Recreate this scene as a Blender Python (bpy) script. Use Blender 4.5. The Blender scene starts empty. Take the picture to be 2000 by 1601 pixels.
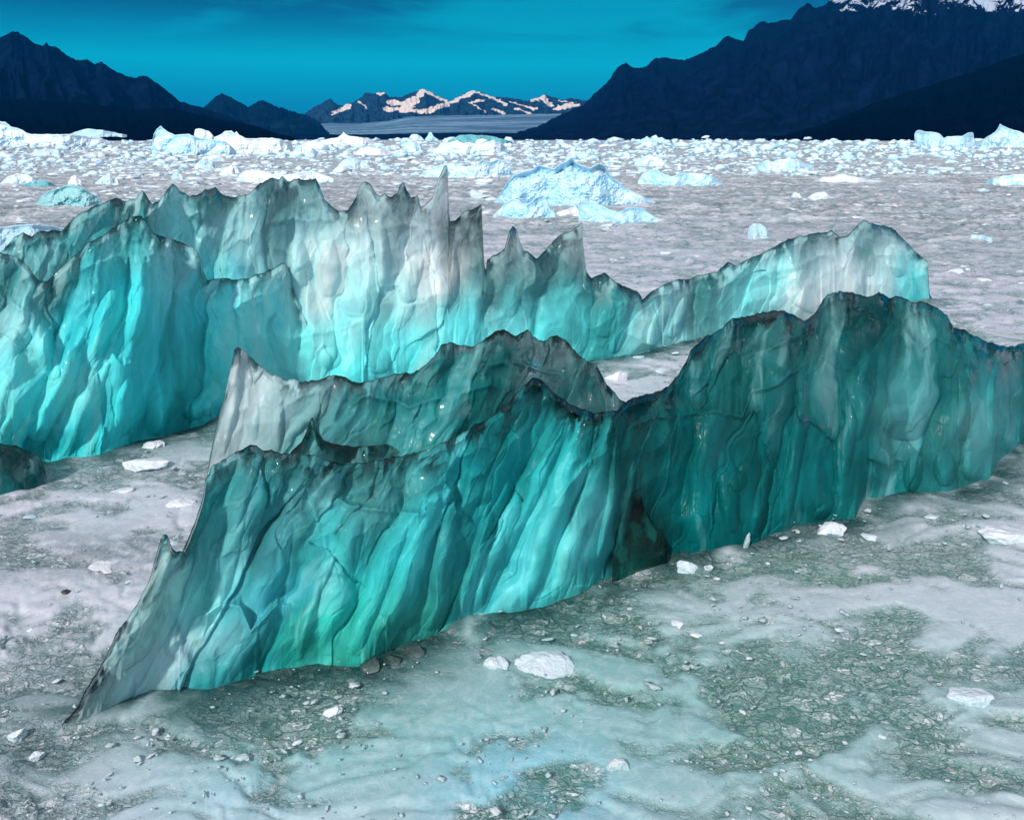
import bpy, math, random
import numpy as np

# ------------------------------------------------------------------ camera, world, sun, exposure
scn = bpy.context.scene
COL = scn.collection
F = 1750.0                       # focal length in photo pixels (photo is 2000 x 1601)
CAM_H = 2.8
HORIZON = 272.0
PITCH = math.atan((800.5 - HORIZON) / F)
cam_d = bpy.data.cameras.new('camera')
cam = bpy.data.objects.new('camera', cam_d)
COL.objects.link(cam)
cam_d.sensor_fit = 'HORIZONTAL'
cam_d.sensor_width = 36.0
cam_d.lens = F / 2000.0 * 36.0
cam_d.clip_start = 0.05
cam_d.clip_end = 60000
cam.location = (0, 0, CAM_H)
cam.rotation_euler = (math.pi / 2 - PITCH, 0, 0)
scn.camera = cam

SUN_EL, SUN_AZ = math.radians(36), math.radians(-152)     # azimuth from +Y (view direction), negative = left
world = bpy.data.worlds.new('World')
scn.world = world
world.use_nodes = True


class NT:
    """small node-tree helper"""
    def __init__(s, tree):
        s.t = tree
        tree.nodes.clear()

    def n(s, typ, **kw):
        nd = s.t.nodes.new(typ)
        for k, v in kw.items():
            if k.startswith('i_'):
                key = k[2:]
                key = int(key) if key.isdigit() else key.replace('_', ' ')
                s.put(nd.inputs[key], v)
            else:
                setattr(nd, k, v)
        return nd

    def put(s, sock, v):
        if isinstance(v, bpy.types.NodeSocket):
            s.t.links.new(v, sock)
        elif isinstance(v, bpy.types.Node):
            s.t.links.new(v.outputs[0], sock)
        else:
            sock.default_value = v

    def math(s, op, a, b=None, c=None, clamp=False):
        nd = s.t.nodes.new('ShaderNodeMath')
        nd.operation = op
        nd.use_clamp = clamp
        s.put(nd.inputs[0], a)
        if b is not None:
            s.put(nd.inputs[1], b)
        if c is not None:
            s.put(nd.inputs[2], c)
        return nd.outputs[0]

    def mix(s, fac, a, b, mode='MIX'):
        nd = s.t.nodes.new('ShaderNodeMix')
        nd.data_type = 'RGBA'
        nd.blend_type = mode
        s.put(nd.inputs[0], fac)
        s.put(nd.inputs[6], a)
        s.put(nd.inputs[7], b)
        return nd.outputs[2]

    def ramp(s, fac, stops, interp='LINEAR'):
        nd = s.t.nodes.new('ShaderNodeValToRGB')
        cr = nd.color_ramp
        cr.interpolation = interp
        while len(cr.elements) < len(stops):
            cr.elements.new(0.5)
        for e, (p, c) in zip(cr.elements, stops):
            e.position = p
            if not isinstance(c, (tuple, list)):
                c = (c, c, c)
            e.color = (*c[:3], 1)
        s.put(nd.inputs[0], fac)
        return nd.outputs[0]

    def noise(s, vec, scale, detail=4, rough=0.5, dist=0.0, out=0):
        nd = s.t.nodes.new('ShaderNodeTexNoise')
        s.put(nd.inputs['Vector'], vec)
        nd.inputs['Scale'].default_value = scale
        nd.inputs['Detail'].default_value = detail
        nd.inputs['Roughness'].default_value = rough
        nd.inputs['Distortion'].default_value = dist
        return nd.outputs[out]

    def mapping(s, vec, scale=(1, 1, 1), rot=(0, 0, 0), loc=(0, 0, 0)):
        nd = s.t.nodes.new('ShaderNodeMapping')
        s.put(nd.inputs[0], vec)
        nd.inputs['Scale'].default_value = scale
        nd.inputs['Rotation'].default_value = rot
        nd.inputs['Location'].default_value = loc
        return nd.outputs[0]


def lin(r, g, b):
    f = lambda c: (c / 255 / 12.92) if c / 255 <= 0.04045 else ((c / 255 + 0.055) / 1.055) ** 2.4
    return (f(r), f(g), f(b))


W = NT(world.node_tree)
w_out = W.n('ShaderNodeOutputWorld')
w_bg = W.n('ShaderNodeBackground')
W.t.links.new(w_bg.outputs[0], w_out.inputs[0])
w_bg.inputs['Strength'].default_value = 0.075
w_sky = W.n('ShaderNodeTexSky')
w_sky.sky_type = 'NISHITA'
w_sky.sun_disc = False
w_sky.sun_elevation = SUN_EL
w_sky.sun_rotation = SUN_AZ
w_tc = W.n('ShaderNodeTexCoord')
w_sep = W.n('ShaderNodeSeparateXYZ', i_0=w_tc.outputs['Generated'])
z = w_sep.outputs['Z']
K = 12.0
grad = W.ramp(z, [(0.0, lin(4, 144, 182)), (0.035, lin(2, 172, 206)), (0.075, lin(0, 220, 238)), (0.11, lin(0, 204, 218)),
                  (0.16, lin(2, 160, 188)), (0.28, lin(60, 130, 165)), (0.5, lin(196, 200, 212)), (1.0, lin(222, 222, 230))])
# bright sky behind the viewer, added down to the horizon to light the ice
yb_ = W.math('MULTIPLY', w_sep.outputs['Y'], -1.0)
backf = W.ramp(yb_, [(0.0, 0.0), (0.45, 1.0)], 'EASE')
bright = W.ramp(z, [(0.0, lin(170, 180, 194)), (0.2, lin(214, 217, 224)), (1.0, lin(226, 226, 232))])
# flat cloud streaks low over the mountains, broken overcast overhead
cvec = W.mapping(w_tc.outputs['Generated'], scale=(1.6, 1.6, 13.0))
cn = W.noise(cvec, 1.7, 5, 0.55, 0.3)
cn2 = W.ramp(cn, [(0.36, 0.0), (0.52, 1.0)], 'EASE')
up = W.ramp(z, [(0.08, 0.0), (0.125, 1.0), (0.3, 1.0), (0.45, 0.25)])
cm = W.math('MULTIPLY', cn2, up)
cloudy = W.mix(W.math('MULTIPLY', cm, 0.85), grad, (*lin(6, 92, 124), 1))
cloudy = W.mix(backf, cloudy, bright)
hazy = W.mix(0.010, cloudy, W.mix(1.0, w_sky.outputs[0], (0.1, 0.1, 0.1, 1), 'MULTIPLY'))
W.put(w_bg.inputs['Color'], W.mix(1.0, hazy, (K, K, K, 1), 'MULTIPLY'))

sun_d = bpy.data.lights.new('sun', 'SUN')
sun_d.energy = 3.9
sun_d.angle = math.radians(4)
sun_d.specular_factor = 0.3
sun_d.color = (1.0, 0.95, 0.88)
sun = bpy.data.objects.new('sun', sun_d)
COL.objects.link(sun)
sun.location = (-30, 30, 60)
sun.rotation_euler = (math.pi / 2 - SUN_EL, 0, -SUN_AZ + math.pi)   # light comes from azimuth SUN_AZ
scn.view_settings.view_transform = 'Standard'
scn.view_settings.look = 'None'
scn.view_settings.exposure = 0.15
scn.view_settings.gamma = 1.0
scn.cycles.max_bounces = 8
scn.cycles.transmission_bounces = 7
scn.cycles.use_adaptive_sampling = True
scn.cycles.adaptive_threshold = 0.03
scn.cycles.diffuse_bounces = 3
scn.cycles.glossy_bounces = 4
scn.cycles.volume_bounces = 0
scn.cycles.sample_clamp_indirect = 4
scn.cycles.use_denoising = True
scn.cycles.caustics_reflective = False
scn.cycles.caustics_refractive = True
scn.cycles.blur_glossy = 1.0

# ------------------------------------------------------------------ pixel rays and noise
CP, SP = math.cos(PITCH), math.sin(PITCH)


def ray(px, py):
    cx = (np.asarray(px, float) - 1000) / F
    cy = (800.5 - np.asarray(py, float)) / F
    return cx, CP + cy * SP, -SP + cy * CP


def at_depth(px, py, Y):
    dx, dy, dz = ray(px, py)
    t = Y / dy
    return dx * t, Y + 0 * dx, CAM_H + dz * t


def ground(px, py):
    dx, dy, dz = ray(px, py)
    t = -CAM_H / dz
    return dx * t, dy * t


def _hash(ix, iy, seed):
    h = (ix.astype(np.int64) * 374761393 + iy.astype(np.int64) * 668265263 + seed * 974634777) & 0xFFFFFFFF
    h = ((h ^ (h >> 13)) * 1274126177) & 0xFFFFFFFF
    h = ((h ^ (h >> 16)) * 2246822519) & 0xFFFFFFFF
    return ((h ^ (h >> 15)) & 0xFFFFFF) / float(0x1000000)


def perlin(x, y, seed=0):
    x = np.asarray(x, float); y = np.asarray(y, float)
    ix, iy = np.floor(x), np.floor(y)
    fx, fy = x - ix, y - iy
    u, v = fx * fx * fx * (fx * (fx * 6 - 15) + 10), fy * fy * fy * (fy * (fy * 6 - 15) + 10)
    r = 0
    for a in (0, 1):
        for b in (0, 1):
            ang = _hash(ix + a, iy + b, seed) * 2 * math.pi
            d = np.cos(ang) * (fx - a) + np.sin(ang) * (fy - b)
            r = r + d * (u if a else 1 - u) * (v if b else 1 - v)
    return r * 1.4


def fbm(x, y, oct=4, seed=0, gain=0.5):
    r, a, s = 0, 1.0, 0
    for i in range(oct):
        r = r + a * perlin(x * 2 ** i + 17.3 * i, y * 2 ** i - 9.1 * i, seed + i)
        s += a
        a *= gain
    return r / s


def ridged(x, y, oct=5, seed=0):
    r, a, s = 0, 1.0, 0
    for i in range(oct):
        r = r + a * (1 - np.abs(perlin(x * 2 ** i + 5.3 * i, y * 2 ** i + 3.1 * i, seed + i)) * 1.6)
        s += a
        a *= 0.52
    return r / s


def worley(x, y, seed=0):
    x = np.asarray(x, float); y = np.asarray(y, float)
    ix, iy = np.floor(x), np.floor(y)
    f1 = np.full(x.shape, 9.0); f2 = np.full(x.shape, 9.0); cid = np.zeros(x.shape)
    for a in (-1, 0, 1):
        for b in (-1, 0, 1):
            jx = ix + a + _hash(ix + a, iy + b, seed)
            jy = iy + b + _hash(ix + a, iy + b, seed + 91)
            d = np.hypot(jx - x, jy - y)
            h = _hash(ix + a, iy + b, seed + 177)
            nf2 = np.where(d < f1, f1, np.minimum(f2, d))
            cid = np.where(d < f1, h, cid)
            f1 = np.minimum(f1, d)
            f2 = nf2
    return f1, f2, cid


def facets(x, y, seed):
    """piecewise planar relief: every cell tilts its own way, so neighbours meet in sharp edges"""
    ix, iy = np.floor(x), np.floor(y)
    f1 = np.full(x.shape, 9.0); r = np.zeros(x.shape)
    for a in (-1, 0, 1):
        for b in (-1, 0, 1):
            jx = ix + a + _hash(ix + a, iy + b, seed); jy = iy + b + _hash(ix + a, iy + b, seed + 91)
            dx, dy = x - jx, y - jy
            d = np.hypot(dx, dy)
            h = (_hash(ix + a, iy + b, seed + 5) - 0.5) * 2.4 * dx + (_hash(ix + a, iy + b, seed + 6) - 0.5) * 1.3 * dy + 0.5 * (_hash(ix + a, iy + b, seed + 7) - 0.5)
            r = np.where(d < f1, h, r)
            f1 = np.minimum(f1, d)
    return r


def sstep(a, b, x):
    t = np.clip((x - a) / (b - a), 0, 1)
    return t * t * (3 - 2 * t)


def poly(pts, x):
    p = np.array(pts, float)
    return np.interp(x, p[:, 0], p[:, 1])


def seg_dist(X, Y, pts):
    """distance to polyline, parameter along it (0..1)"""
    best = np.full(X.shape, 1e9); par = np.zeros(X.shape); sd = np.zeros(X.shape)
    n = len(pts) - 1
    for i in range(n):
        x0, y0 = pts[i]; x1, y1 = pts[i + 1]
        dx, dy = x1 - x0, y1 - y0
        tt = np.clip(((X - x0) * dx + (Y - y0) * dy) / (dx * dx + dy * dy + 1e-9), 0, 1)
        ex, ey = X - x0 - tt * dx, Y - y0 - tt * dy
        d = np.hypot(ex, ey)
        s = np.sign(dx * ey - dy * ex)
        m = d < best
        best = np.where(m, d, best)
        par = np.where(m, (i + tt) / n, par)
        sd = np.where(m, s, sd)
    return best, par, sd


# ------------------------------------------------------------------ object helpers
def tag(o, label=None, cat=None, group=None, kind=None):
    if label: o['label'] = label
    if cat: o['category'] = cat
    if group: o['group'] = group
    if kind: o['kind'] = kind
    return o


def mesh_obj(name, V, Fc, mat, parent=None, attrs=None, smooth=True, loc=None):
    """V (n,3) array, Fc (m,4) or (m,3) int array"""
    me = bpy.data.meshes.new(name)
    V = np.asarray(V, np.float32)
    Fc = np.asarray(Fc, np.int32)
    if loc is not None:
        V = V - np.asarray(loc, np.float32)
    k = Fc.shape[1]
    me.vertices.add(len(V))
    me.vertices.foreach_set('co', V.ravel())
    me.loops.add(Fc.size)
    me.loops.foreach_set('vertex_index', Fc.ravel())
    me.polygons.add(len(Fc))
    me.polygons.foreach_set('loop_start', np.arange(0, Fc.size, k, dtype=np.int32))
    me.polygons.foreach_set('loop_total', np.full(len(Fc), k, np.int32))
    me.update(calc_edges=True)
    if smooth:
        me.polygons.foreach_set('use_smooth', np.ones(len(Fc), bool))
    if attrs:
        for an, av in attrs.items():
            av = np.asarray(av, np.float32)
            if av.ndim == 2:
                at = me.attributes.new(an, 'FLOAT_COLOR', 'POINT')
                at.data.foreach_set('color', av.ravel())
            else:
                at = me.attributes.new(an, 'FLOAT', 'POINT')
                at.data.foreach_set('value', av.ravel())
    me.materials.append(mat)
    o = bpy.data.objects.new(name, me)
    if loc is not None:
        o.location = loc
    COL.objects.link(o)
    if parent:
        o.parent = parent
    return o


def empty(name, loc):
    o = bpy.data.objects.new(name, None)
    o.location = loc
    o.empty_display_size = 0.3
    COL.objects.link(o)
    return o


def new_mat(name):
    m = bpy.data.materials.new(name)
    m.use_nodes = True
    t = NT(m.node_tree)
    out = t.n('ShaderNodeOutputMaterial')
    return m, t, out


# ------------------------------------------------------------------ materials
def ice_material(name, absorb=(0.22, 0.80, 0.78), dens=2.2, refr_dark=(0.012, 0.075, 0.07)):
    """glacier ice: milky with bubbles where 'tint' alpha is low, clear where it is high; the clear part is coloured by absorption and by painted refraction dark"""
    m, t, out = new_mat(name)
    at = t.n('ShaderNodeAttribute', attribute_name='tint')
    tc = t.n('ShaderNodeTexCoord')
    ob = tc.outputs['Object']
    n1 = t.noise(t.mapping(ob, scale=(1, 1, 0.3)), 4.5, 4, 0.55, 0.8)
    n2 = t.noise(ob, 70, 3, 0.6)
    n3 = t.noise(t.mapping(ob, scale=(1, 1, 0.4)), 1.6, 3, 0.5, 1.0)
    clear = t.math('ADD', at.outputs['Alpha'], t.math('MULTIPLY', t.math('SUBTRACT', n1, 0.5), 0.7))
    clear = t.math('ADD', clear, t.math('MULTIPLY', t.math('SUBTRACT', n3, 0.5), 0.8), clamp=True)
    p = t.n('ShaderNodeBsdfPrincipled')
    t.put(p.inputs['Base Color'], at.outputs['Color'])
    p.inputs['IOR'].default_value = 1.31
    p.inputs['Specular IOR Level'].default_value = 0.22
    t.put(p.inputs['Roughness'], t.math('ADD', 0.22, t.math('MULTIPLY', n1, 0.26)))
    g = t.n('ShaderNodeBsdfPrincipled')
    sm = t.n('ShaderNodeAttribute', attribute_name='refr_dark')
    t.put(g.inputs['Base Color'], t.mix(sm.outputs['Fac'], (0.96, 1.0, 1.0, 1), (*refr_dark, 1)))
    g.inputs['Transmission Weight'].default_value = 1.0
    g.inputs['IOR'].default_value = 1.31
    t.put(g.inputs['Roughness'], t.math('ADD', 0.0, t.math('MULTIPLY', n1, 0.10)))
    b1 = t.n('ShaderNodeBump', i_Strength=0.12, i_Distance=0.03)
    t.put(b1.inputs['Height'], n1)
    b2 = t.n('ShaderNodeBump', i_Strength=0.06, i_Distance=0.003)
    t.put(b2.inputs['Height'], n2)
    t.put(b2.inputs['Normal'], b1)
    t.put(p.inputs['Normal'], b2)
    t.put(g.inputs['Normal'], b2)
    mx = t.n('ShaderNodeMixShader')
    t.put(mx.inputs[0], clear)
    tl = t.n('ShaderNodeBsdfTranslucent')
    t.put(tl.inputs['Color'], t.mix(0.10, at.outputs['Color'], (0.7, 1.0, 1.0, 1)))
    t.put(tl.inputs['Normal'], b2)
    mk = t.n('ShaderNodeMixShader')
    mk.inputs[0].default_value = 0.35
    t.t.links.new(p.outputs[0], mk.inputs[1])
    t.t.links.new(tl.outputs[0], mk.inputs[2])
    t.t.links.new(mk.outputs[0], mx.inputs[1])
    t.t.links.new(g.outputs[0], mx.inputs[2])
    t.t.links.new(mx.outputs[0], out.inputs['Surface'])
    va = t.n('ShaderNodeVolumeAbsorption')
    va.inputs['Color'].default_value = (*absorb, 1)
    va.inputs['Density'].default_value = dens
    t.t.links.new(va.outputs[0], out.inputs['Volume'])
    return m


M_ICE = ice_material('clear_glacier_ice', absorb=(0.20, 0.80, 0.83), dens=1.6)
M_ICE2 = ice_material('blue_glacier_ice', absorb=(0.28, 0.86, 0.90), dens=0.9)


def berg_white_material(name, base, blue, grime=0.0):
    m, t, out = new_mat(name)
    tc = t.n('ShaderNodeTexCoord')
    geo = t.n('ShaderNodeNewGeometry')
    ob = tc.outputs['Object']
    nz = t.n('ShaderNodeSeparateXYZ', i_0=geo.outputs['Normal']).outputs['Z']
    info = t.n('ShaderNodeObjectInfo')
    off = t.n('ShaderNodeVectorMath', operation='ADD')
    t.put(off.inputs[0], geo.outputs['Position'])
    t.put(off.inputs[1], info.outputs['Random'])
    n1 = t.noise(off.outputs[0], 0.9, 6, 0.62)
    n2 = t.noise(off.outputs[0], 7, 5, 0.65)
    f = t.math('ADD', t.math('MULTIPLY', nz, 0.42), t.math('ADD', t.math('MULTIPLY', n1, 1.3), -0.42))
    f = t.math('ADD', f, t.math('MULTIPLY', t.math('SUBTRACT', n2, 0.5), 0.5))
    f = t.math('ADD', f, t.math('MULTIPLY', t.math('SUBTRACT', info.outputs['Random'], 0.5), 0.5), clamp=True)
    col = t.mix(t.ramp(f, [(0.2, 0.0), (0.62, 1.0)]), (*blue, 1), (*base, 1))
    p = t.n('ShaderNodeBsdfPrincipled')
    t.put(p.inputs['Base Color'], col)
    p.inputs['Roughness'].default_value = 0.42
    p.inputs['Subsurface Weight'].default_value = 0.0
    b = t.n('ShaderNodeBump', i_Strength=0.5, i_Distance=0.08)
    t.put(b.inputs['Height'], n2)
    t.put(p.inputs['Normal'], b)
    t.t.links.new(p.outputs[0], out.inputs['Surface'])
    return m


M_FAR = berg_white_material('blue_white_iceberg_ice', (0.76, 0.84, 0.90), (0.36, 0.66, 0.84))
M_WHITE = berg_white_material('white_brash_ice', (0.68, 0.72, 0.79), (0.40, 0.60, 0.70))
M_WETICE = berg_white_material('wet_white_ice', (0.64, 0.69, 0.76), (0.42, 0.57, 0.62))
M_CRUMB = berg_white_material('wet_crumbled_ice', (0.52, 0.57, 0.62), (0.32, 0.46, 0.48))
M_GREY = berg_white_material('grey_brash_ice', (0.60, 0.62, 0.66), (0.35, 0.48, 0.52))
M_TEAL = berg_white_material('teal_clear_berg_ice', (0.30, 0.58, 0.62), (0.07, 0.33, 0.40))

# sea of slush
M_SEA, t, out = new_mat('slush_covered_sea')
geo = t.n('ShaderNodeNewGeometry')
pos = geo.outputs['Position']
at = t.n('ShaderNodeAttribute', attribute_name='tint')
fine = t.noise(pos, 11, 8, 0.72, 0.8)
streak = t.noise(t.mapping(pos, scale=(0.45, 1.0, 1.0)), 3.2, 9, 0.74, 0.9)
wide = t.noise(t.mapping(pos, scale=(0.3, 1.0, 1.0)), 0.35, 9, 0.76, 0.3)
grit = t.noise(pos, 70, 4, 0.75)
milk = at.outputs['Alpha']
raw = t.math('SUBTRACT', 1.0, milk, clamp=True)
dk = t.math('ADD', t.math('MULTIPLY', fine, 0.5), t.math('MULTIPLY', streak, 0.5))
dark_f = t.ramp(dk, [(0.40, 1.0), (0.50, 0.0)])
light_f = t.ramp(dk, [(0.51, 0.0), (0.60, 1.0)])
warp = t.n('ShaderNodeVectorMath', operation='ADD')
t.put(warp.inputs[0], pos)
wsc = t.n('ShaderNodeVectorMath', operation='SCALE')
t.put(wsc.inputs[0], t.noise(pos, 9, 4, 0.6, out=1)); wsc.inputs['Scale'].default_value = 0.16
t.put(warp.inputs[1], wsc.outputs[0])
def vor(scale, feat='F1'):
    v_ = t.n('ShaderNodeTexVoronoi', feature=feat)
    t.put(v_.inputs['Vector'], t.mapping(warp.outputs[0], scale=(0.75, 1.1, 1)))
    v_.inputs['Scale'].default_value = scale
    return v_
_bl = {}


def brash_layer(scale):
    if scale in _bl:
        return _bl[scale]
    v1 = vor(scale)
    v2 = vor(scale, 'DISTANCE_TO_EDGE')
    r_ = t.n('ShaderNodeSeparateXYZ', i_0=v1.outputs['Color']).outputs['X']
    e_ = t.ramp(t.math('MULTIPLY', v2.outputs['Distance'], 1.0), [(0.01, 0.0), (0.13, 1.0)])
    _bl[scale] = t.math('MULTIPLY', t.math('ADD', 0.18, t.math('MULTIPLY', r_, 0.82)), e_)
    return _bl[scale]


yy = t.n('ShaderNodeSeparateXYZ', i_0=pos).outputs['Y']
f1_ = t.math('DIVIDE', t.math('SUBTRACT', yy, 5.0), 5.0, clamp=True)
f2_ = t.math('DIVIDE', t.math('SUBTRACT', yy, 12.0), 20.0, clamp=True)
bl = t.mix(f1_, t.math('ADD', t.math('MULTIPLY', brash_layer(30), 0.5), t.math('MULTIPLY', brash_layer(11), 0.5)), t.math('ADD', t.math('MULTIPLY', brash_layer(11), 0.45), t.math('MULTIPLY', brash_layer(4.2), 0.55)))
bl = t.mix(f2_, bl, t.math('ADD', t.math('MULTIPLY', brash_layer(3.0), 0.4), t.math('MULTIPLY', brash_layer(1.1), 0.6)))
rawe = t.ramp(t.math('ADD', raw, t.math('MULTIPLY', t.math('SUBTRACT', dk, 0.5), 2.2)), [(0.26, 0.0), (0.80, 1.0)])
ridg = t.math('ABSOLUTE', t.math('SUBTRACT', streak, 0.5))
crack_f = t.ramp(ridg, [(0.0, 1.0), (0.018, 0.0)])
c0 = at.outputs['Color']
dry = t.math('SUBTRACT', 1.0, t.math('MULTIPLY', t.n('ShaderNodeAttribute', attribute_name='wet').outputs['Fac'], 0.85), clamp=True)
gap = t.mix(1.0, c0, (0.48, 0.68, 0.65, 1), 'MULTIPLY')
pc = t.mix(t.ramp(bl, [(0.08, 0.0), (0.62, 1.0)]), gap, t.mix(t.math('MULTIPLY', dry, 0.32), c0, (0.70, 0.78, 0.82, 1)))
pc = t.mix(t.math('MULTIPLY', dry, t.ramp(bl, [(0.68, 0.0), (0.90, 1.0)])), pc, (0.78, 0.82, 0.86, 1))
c = t.mix(rawe, t.mix(t.math('MULTIPLY', dry, t.math('MULTIPLY', t.ramp(fine, [(0.45, 0.0), (0.6, 1.0)]), 0.35)), c0, t.mix(0.5, c0, (0.80, 0.84, 0.88, 1))), pc)
c = t.mix(t.math('MULTIPLY', crack_f, t.math('ADD', 0.12, t.math('MULTIPLY', raw, 0.45))), c, gap)
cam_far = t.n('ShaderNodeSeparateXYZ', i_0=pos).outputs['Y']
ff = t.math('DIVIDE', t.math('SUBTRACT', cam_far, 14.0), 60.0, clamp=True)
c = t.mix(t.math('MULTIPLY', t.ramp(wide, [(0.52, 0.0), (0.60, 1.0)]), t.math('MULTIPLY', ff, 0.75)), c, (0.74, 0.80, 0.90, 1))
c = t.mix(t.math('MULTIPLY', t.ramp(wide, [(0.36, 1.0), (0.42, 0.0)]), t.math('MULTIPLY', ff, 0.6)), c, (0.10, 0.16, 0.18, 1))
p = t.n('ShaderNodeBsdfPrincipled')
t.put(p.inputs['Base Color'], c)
p.inputs['Specular IOR Level'].default_value = 0.4
t.put(p.inputs['Roughness'], t.math('ADD', t.math('ADD', 0.14, t.math('MULTIPLY', bl, 0.3)), t.math('MULTIPLY', ff, 0.3)))
b1 = t.n('ShaderNodeBump', i_Distance=0.035)
t.put(b1.inputs['Strength'], t.math('ADD', 0.25, t.math('MULTIPLY', raw, 0.75)))
t.put(b1.inputs['Height'], t.math('ADD', dk, t.math('MULTIPLY', t.math('MULTIPLY', bl, rawe), 0.42)))
b2 = t.n('ShaderNodeBump', i_Distance=0.006)
t.put(b2.inputs['Strength'], t.math('ADD', 0.12, t.math('MULTIPLY', raw, 0.4)))
t.put(b2.inputs['Height'], grit)
t.put(b2.inputs['Normal'], b1)
t.put(p.inputs['Normal'], b2)
t.t.links.new(p.outputs[0], out.inputs['Surface'])

# rock / forest of the near mountains, snow peaks
def mountain_material(name, rock, snow_lo, snow_hi, snow_col=(0.8, 0.8, 0.82), nscale=0.004, amt=1.0):
    m, t, out = new_mat(name)
    geo = t.n('ShaderNodeNewGeometry')
    sp = t.n('ShaderNodeSeparateXYZ', i_0=geo.outputs['Position'])
    n1 = t.noise(geo.outputs['Position'], nscale, 8, 0.62)
    n2 = t.noise(geo.outputs['Position'], nscale * 6, 5, 0.6)
    n4 = t.noise(t.mapping(geo.outputs['Position'], scale=(1, 1, 0.35)), nscale * 2.5, 8, 0.7, 0.6)
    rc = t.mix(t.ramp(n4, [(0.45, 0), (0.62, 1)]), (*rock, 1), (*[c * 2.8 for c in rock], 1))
    h = t.math('DIVIDE', t.math('SUBTRACT', sp.outputs['Z'], snow_lo), snow_hi - snow_lo, clamp=True)
    nz = t.n('ShaderNodeSeparateXYZ', i_0=geo.outputs['Normal']).outputs['Z']
    at = t.n('ShaderNodeAttribute', attribute_name='snow')
    s = t.math('ADD', at.outputs['Fac'], t.math('MULTIPLY', h, 0.35))
    s = t.math('ADD', s, t.math('MULTIPLY', t.math('SUBTRACT', n1, 0.5), 1.4))
    s = t.math('ADD', s, t.math('MULTIPLY', t.math('SUBTRACT', n2, 0.5), 0.7))
    sf = t.math('MULTIPLY', t.ramp(s, [(0.52, 0.0), (0.57, 1.0)]), amt)
    p = t.n('ShaderNodeBsdfPrincipled')
    t.put(p.inputs['Base Color'], t.mix(sf, rc, (*snow_col, 1)))
    p.inputs['Roughness'].default_value = 0.9
    p.inputs['Specular IOR Level'].default_value = 0.0
    t.t.links.new(p.outputs[0], out.inputs['Surface'])
    return m


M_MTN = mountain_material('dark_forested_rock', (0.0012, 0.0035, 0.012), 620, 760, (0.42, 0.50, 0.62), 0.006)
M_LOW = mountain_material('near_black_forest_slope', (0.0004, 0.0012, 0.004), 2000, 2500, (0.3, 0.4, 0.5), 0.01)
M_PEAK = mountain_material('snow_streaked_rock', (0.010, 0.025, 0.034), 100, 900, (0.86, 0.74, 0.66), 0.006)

FRONT_BASE = [(100, 1425), (130, 1412), (190, 1398), (240, 1372), (300, 1352), (410, 1352), (480, 1332), (560, 1312), (620, 1300), (710, 1300), (760, 1272), (850, 1238), (925, 1200),
              (1000, 1196), (1060, 1186), (1130, 1162), (1180, 1130), (1300, 1086), (1330, 1078), (1480, 1062), (1505, 1043), (1560, 1022), (1670, 1010), (1692, 975), (1760, 966), (1850, 960),
              (1935, 936), (1947, 905), (1990, 872), (2010, 850), (2120, 820)]

# ------------------------------------------------------------------ the sea
BACK_BASE = [(-160, 935), (-60, 925), (60, 905), (130, 898), (200, 890), (270, 865), (340, 845), (420, 822), (500, 800), (620, 775), (740, 752), (900, 730), (1100, 712), (1180, 703), (1240, 690), (1340, 668), (1450, 650), (1600, 622), (1700, 602), (1820, 585)]


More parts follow.
